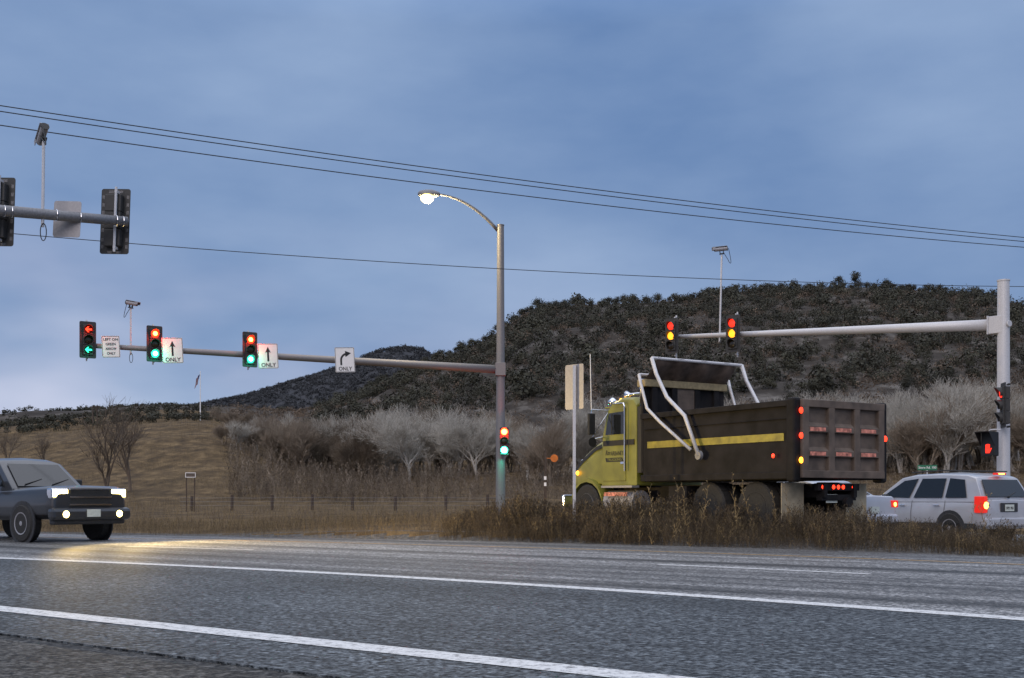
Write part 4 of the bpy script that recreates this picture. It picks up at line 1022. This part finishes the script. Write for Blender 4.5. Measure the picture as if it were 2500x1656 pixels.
for sd in (1, -1):
    ld = bpy.data.lights.new('headlight_beam', 'SPOT'); lo = bpy.data.objects.new('headlight_beam', ld); C.objects.link(lo)
    ld.energy = 1500; ld.color = (1, .70, .26); ld.spot_size = R(132); ld.spot_blend = 1; ld.shadow_soft_size = .12
    lw = rc+h*5.62+Vector((-h.y, h.x, 0))*sd*.7; lo.location = (lw.x, lw.y, 1.06)
    aim = (h*1.0+Vector((-h.y, h.x, 0))*.40+Vector((0, 0, .22))).normalized(); lo.rotation_euler = aim.to_track_quat('-Z', 'Y').to_euler()

# ---- dump truck
zg = .23; W = 2.5; hw = W/2
rc = O2+B2*hw
t = thing('dump_truck', 'yellow-green dump truck with dark tipper body and folded tarp, rear lights lit', 'truck', (rc.x, rc.y, zg), heading(A2))
b = MB()
for sd in (1, -1): b.box((3.9, sd*.43, .86), (7.8, .09, .28))
for x in (1.2, 2.65, 5.0, 7.2): b.box((x, 0, .82), (.12, .9, .2))
b.build('chassis', M['darksteel'], t)
# tipper body: floor, sides with ribs, headboard
bed = t
bm_ = MB(); bm_.box((2.4, 0, 1.13), (4.7, W-.1, .10)); bm_.build('bed_floor', M['darksteel'], bed)
for sd in (1, -1):
    b = MB(); b.prism([(.06, sd*hw, 1.10), (4.75, sd*hw, 1.16), (4.75, sd*hw, 2.66), (3.6, sd*hw, 2.62), (.06, sd*hw, 2.62)], (0, -sd*.07, 0)); b.build('side_panel', M['darksteel'], bed, bevel=.01)
    b = MB(); b.box((2.4, sd*(hw+.035), 2.58), (4.72, .09, .12)); b.box((2.4, sd*(hw+.03), 1.16), (4.72, .08, .14)); b.box((2.4, sd*(hw+.018), 2.28), (4.6, .03, .02)); b.build('rail', M['darksteel'], bed, bevel=.015)
    b = MB(); b.box((2.46, sd*(hw+.006), 1.92), (4.25, .010, .15)); b.build('stripe', M['stripe'], bed)
    b = MB(); b.box((.08, sd*(hw+.0), 1.85), (.24, .2, 1.66)); b.build('corner_post', M['darksteel'], bed, bevel=.05)
b = MB(); b.box((4.79, 0, 2.30), (.07, W, 2.0)); 
for y in (-.95, -.35, .35, .95): b.box((4.72, y, 2.95), (.08, .16, .68))
b.build('headboard', M['darksteel'], bed, bevel=.01)
b = MB(); b.box((4.71, .0, 2.98), (.02, .52, .58)); b.build('headboard_window', M['bedsteel'], bed)
# tailgate with framed panels
tg = MB(); tg.box((0, 0, 1.88), (.05, W-.28, 1.42)); tgo = tg.build('tailgate', M['bedsteel'], bed)
b = MB()
for y in (-1.10, -.37, .37, 1.10): b.box((-.06, y, 1.88), (.09, .17, 1.46))
for z in (2.57, 1.18): b.box((-.065, 0, z), (.085, W-.12, .15))
b.build('tailgate_frame', M['bedsteel'], bed, bevel=.012)
for z in (2.10, 1.62):
    for k, y in enumerate((-.735, 0, .735)):
        b = MB(); b.prism([(-.026, y-.275, z+.10), (-.10, y-.275, z+.02), (-.10, y-.275, z-.09), (-.026, y-.275, z-.09)], (0, .55, 0)); r_ = b.build('tailgate_rib', M['bedsteel'], bed)
        b = MB(); b.box((-.104, y+.03, z-.035), (.004, .44, .075)); b.build('reflective_tape', M['redwhite'], r_)
for sd in (1, -1):
    for z in (2.42, 1.93, 1.45):
        if sd < 0 and z != 1.93: continue
        b = MB(); b.lathe([(.062, -.06), (.05, -.07), (.01, -.074)], (-.03, sd*(hw-.03), z), 'x', 14); b.build('rear_lamp', M['red_on'] if z > 1.5 else M['marker'], bed)
b = MB(); b.lathe([(.045, 0), (.02, .02)], (.55, hw+.085, 1.55), 'y', 12); b.build('side_marker', M['red_on'], bed)
# tarp gear
fr = []
A1 = [(2.7, 1.62), (3.15, 2.5), (3.75, 2.95), (4.12, 3.5), (4.28, 3.88)]
A2_ = [(2.95, 1.75), (4.0, 2.42), (4.45, 2.75), (4.68, 3.35), (4.74, 3.55)]
for sd in (1, -1):
    for AA, rr in ((A1, .044), (A2_, .037)):
        b = MB(); b.tube([(x, sd*(hw+.13), z) for x, z in AA], rr, 10); b.build('tarp_arm', M['galv'], bed, smooth=True)
    b = MB(); b.lathe([(.11, 0), (.09, .06)], (2.7, sd*(hw+.13)-(.03 if sd > 0 else .03), 1.62), 'y', 14); b.build('arm_pivot', M['galvdark'], bed)
b = MB(); b.tube([(4.28, -hw-.13, 3.88), (4.28, hw+.13, 3.88)], .035, 10); b.tube([(4.74, -hw-.13, 3.55), (4.74, hw+.13, 3.55)], .03, 10); b.build('tarp_bar', M['galv'], bed)
b = MB(); vs = []; ny, nz_ = 24, 8
for i in range(ny+1):
    y = -hw+.02+(W-.04)*i/ny
    for j in range(nz_+1):
        k = j/nz_; vs.append((4.26+.5*k-.07*math.sin(math.pi*k)+.018*math.sin(y*9+k*3), y, 3.90-.48*k-.03*math.sin(i*.9)*k))
b.add(vs, [(i*(nz_+1)+j, i*(nz_+1)+j+1, (i+1)*(nz_+1)+j+1, (i+1)*(nz_+1)+j) for i in range(ny) for j in range(nz_)]); b.build('tarp', M['tarp'], bed, smooth=True)
b = MB(); b.box((4.80, 0, 3.36), (.30, W+.04, .17)); b.build('tarp_housing', M['beige'], bed, bevel=.02)
# cab: shell, roof, hood
CW = 1.02
cab = MB(); prof = [(5.28, 1.0), (5.28, 2.95), (5.42, 3.10), (5.85, 3.13), (6.22, 3.05), (6.42, 2.86), (6.62, 2.22), (6.66, 1.0)]
n = len(prof); secs = []
def ring_sec(y, k): return [(x if 0 < i < n-1 else x, y, z-(k if z > 2.8 else 0)) for i, (x, z) in enumerate(prof)]
cab.loft([ring_sec(-CW, .06), ring_sec(-CW+.10, 0), ring_sec(CW-.10, 0), ring_sec(CW, .06)]); cabo = cab.build('cab', M['yellow'], t, bevel=.03)
hd_ = MB(); hs = []
for x, hw_, zt, zb_ in ((6.6, 1.02, 2.18, 1.05), (6.9, 1.02, 2.14, 1.05), (7.2, 1.0, 2.02, 1.1), (7.55, .97, 1.86, 1.1), (7.85, .94, 1.66, 1.05), (7.98, .92, 1.50, 1.0)):
    half = [(hw_, zb_), (hw_, zt-.42), (hw_*.97, zt-.22), (hw_*.84, zt-.06), (hw_*.5, zt+.02), (0, zt+.04)]
    hs.append([(x, y, z) for y, z in half]+[(x, -y, z) for y, z in half[-2::-1]])
hd_.loft(hs); hd_.build('hood', M['yellow'], t, smooth=True, bevel=.02)
for sd in (1, -1):
    b = MB()
    pts_o = [(6.64, 2.03), (6.9, 1.97), (7.2, 1.83), (7.55, 1.66), (7.85, 1.46)]
    for i in range(4):
        (xa, za), (xb, zb_) = pts_o[i], pts_o[i+1]; ya, yb = [(np.interp(x, [6.6, 6.9, 7.2, 7.55, 7.85, 7.98], [1.02, 1.02, 1.0, .97, .94, .92])) for x in (xa, xb)]
        b.add([(xa, sd*(ya+.006), za-.10), (xb, sd*(yb+.006), zb_-.10), (xb, sd*(yb*.98+.010), zb_), (xa, sd*(ya*.98+.010), za)], [(0, 1, 2, 3)])
    b.build('hood_stripe', M['black'], t)
    d_ = MB(); d_.prism([(5.68, sd*(CW+.001), 1.12), (6.56, sd*(CW+.001), 1.12), (6.56, sd*(CW+.001), 2.2), (6.38, sd*(CW+.001), 2.84), (5.68, sd*(CW+.001), 2.86)], (0, sd*.018, 0)); do = d_.build('door', M['yellow'], t, bevel=.008)
    b = MB(); b.prism([(5.74, sd*(CW+.0215), 2.24), (6.46, sd*(CW+.0215), 2.24), (6.32, sd*(CW+.0215), 2.76), (5.74, sd*(CW+.0215), 2.78)], (0, sd*.006, 0)); wi = b.build('window', M['glass'], t)
    b = MB(); b.box((6.2, sd*(CW+.03), 2.5), (.025, .012, .5)); b.build('window_bar', M['blackmetal'], wi)
    b = MB(); b.box((5.95, sd*(CW+.0225), 2.035), (1.2, .006, .13)); b.build('door_stripe', M['black'], do)
    b = MB(); b.box((5.78, sd*(CW+.03), 1.55), (.12, .03, .05)); b.build('handle', M['chrome'], do)
    b = MB(); b.tube([(5.62, sd*(CW+.09), 1.35), (5.62, sd*(CW+.09), 2.88), (5.66, sd*(CW+.09), 2.96), (6.1, sd*(CW+.06), 2.98)], .02, 8); b.build('grab_rail', M['chrome'], t)
    b = MB(); ym = sd*(CW+.42); b.tube([(6.36, sd*CW, 2.83), (6.50, ym, 2.85), (6.50, ym, 2.76)], .014, 6); b.tube([(6.60, sd*CW, 2.2), (6.50, ym, 2.12)], .014, 6); b.tube([(6.36, sd*CW, 2.8), (6.5, ym, 2.15)], .012, 6); b.build('mirror_arm', M['chrome'], t)
    b = MB(); b.box((6.50, ym, 2.50), (.08, .19, .52)); b.build('mirror', M['blackmetal'], t, bevel=.02)
    b = MB(); b.lathe([(.12, -.05), (.11, -.03), (.03, .06)], (6.50, ym, 2.06), 'x', 16); b.build('round_mirror', M['blackmetal'], t)
    b = MB(); b.tube([(5.12, sd*.98, 1.3), (5.12, sd*.98, 2.85)], .11, 14); b.build('muffler', M['blackmetal'], t)
    b = MB(); b.tube([(5.12, sd*.98, 2.85), (5.12, sd*.98, 3.35), (5.06, sd*.98, 3.48)], .062, 12); b.build('exhaust_stack', M['chrome'], t, smooth=True)
    b = MB(); b.tube([(5.3, sd*.86, .62), (6.45, sd*.86, .62)], .27, 20); b.build('fuel_tank', M['alu'], t, smooth=False)
    b = MB(); b.box((5.88, sd*1.05, .98), (1.2, .22, .05)); b.box((5.88, sd*1.13, .55), (.9, .06, .10)); b.build('step', M['alu'], t)
    b = MB(); b.box((5.9, sd*1.168, .80), (.9, .01, .09)); b.build('reflective_tape', M['redwhite'], t)
    fe = MB(); arc = []
    for i in range(9):
        a = R(180-180*i/8); arc.append((7.15+.66*math.cos(a), .55+.66*math.sin(a)))
    fe.loft([[(x, sd*.66, z), (x, sd*1.12, z-.02), (x, sd*1.12, z-.10), (x, sd*.66, z-.06)] for x, z in arc]); fe.build('fender', M['yellow'], t)
    b = MB(); b.box((7.93, sd*.80, 1.22), (.1, .22, .2)); b.build('headlight', M['chrome'], t, bevel=.02)
    b = MB(); b.lathe([(.06, 0), (.04, .03), (.01, .04)], (7.68, sd*1.0-(0 if sd > 0 else .04), 1.34), 'y', 12); b.build('turn_signal', M['marker'], t)
    wheel(t, 7.15, sd*.98, .52, .28, sd, 'galvdark')
    for x in (1.18, 2.6):
        wheel(t, x, sd*1.08, .52, .25, sd, 'darksteel'); wheel(t, x, sd*.78, .52, .25, sd, 'darksteel')
    b = MB(); b.box((.42, sd*.93, .62), (.015, .62, .78)); b.build('mud_flap', M['mudflap'], t)
text('Ron', .17, M['black'], 'lettering', t, (6.37, CW+.021, 1.80), rot=(R(90), 0, R(180)), shear=.35, width=.20)
text('ARBANEY', .15, M['black'], 'lettering', t, (6.0, CW+.021, 1.78), rot=(R(90), 0, R(180)), width=.50)
b = MB(); b.prism([(6.47, CW+.0215, 1.68), (5.80, CW+.0215, 1.68), (5.74, CW+.0215, 1.58), (6.43, CW+.0215, 1.58)], (0, .002, 0)); b.build('name_bar', M['black'], t)
text('TRUCKING', .09, M['yellow'], 'lettering', t, (6.1, CW+.025, 1.63), rot=(R(90), 0, R(180)), width=.56)
b = MB(); b.prism([(6.405, -CW+.16, 2.80), (6.605, -CW+.16, 2.26), (6.605, CW-.16, 2.26), (6.405, CW-.16, 2.80)], (.03, 0, .012)); b.build('windscreen', M['glass'], t)
b = MB(); b.box((6.5, 0, 2.92), (.22, 1.9, .03)); b.build('sun_visor', M['yellow'], t)
for y in (-.7, -.35, 0, .35, .7):
    b = MB(); b.lathe([(.06, 0), (.055, .05), (.02, .09)], (6.28, y, 3.05), 'z', 12); b.build('roof_marker', M['marker'], t, smooth=True)
b = MB(); b.lathe([(.10, .0), (.06, -.05), (.03, -.16), (.025, -.62)], (6.15, .62, 3.22), 'x', 14); b.build('air_horn', M['chrome'], t, smooth=True)
b = MB(); b.lathe([(.015, 0), (.10, .05), (.12, .14), (.03, .22)], (6.36, .9, 2.93), 'z', 14); b.build('bullet_lamp', M['chrome'], t, smooth=True)
b = MB(); b.tube([(6.5, CW+.42, 2.85), (6.52, CW+.44, 4.2)], .010, 6); b.build('antenna', M['white'], t)
b = MB(); b.box((8.0, 0, 1.35), (.06, 1.3, .7)); b.build('grille', M['chrome'], t, bevel=.03)
b = MB(); b.box((8.14, 0, .62), (.12, 2.3, .34)); b.build('bumper', M['chrome'], t, bevel=.04)
b = MB(); b.box((.10, 0, .93), (.10, 1.2, .14)); lb = b.build('light_bar', M['darksteel'], t)
for y in (.16, .02, -.12, -.42, .46):
    b = MB(); b.lathe([(.045, -.055), (.03, -.062), (.01, -.065)], (.10, y, .93), 'x', 12); b.build('rear_lamp', M['red_on'], lb)
b = MB(); b.box((.08, .18, .70), (.012, .32, .17)); b.build('number_plate', M['plate'], t)
text('1515 250', .1, M['black'], 'lettering', t, (.072, .18, .70), width=.26, rot=(R(90), 0, R(-90)))
b = MB(); b.box((.12, 0, .72), (.14, 1.0, .12)); b.lathe([(.10, -.05), (.10, .05)], (.0, -.2, .62), 'x', 14); b.build('hitch', M['darksteel'], t)
b = MB(); b.box((3.6, hw-.25, .75), (.6, .4, .45)); b.build('toolbox', M['darksteel'], t)
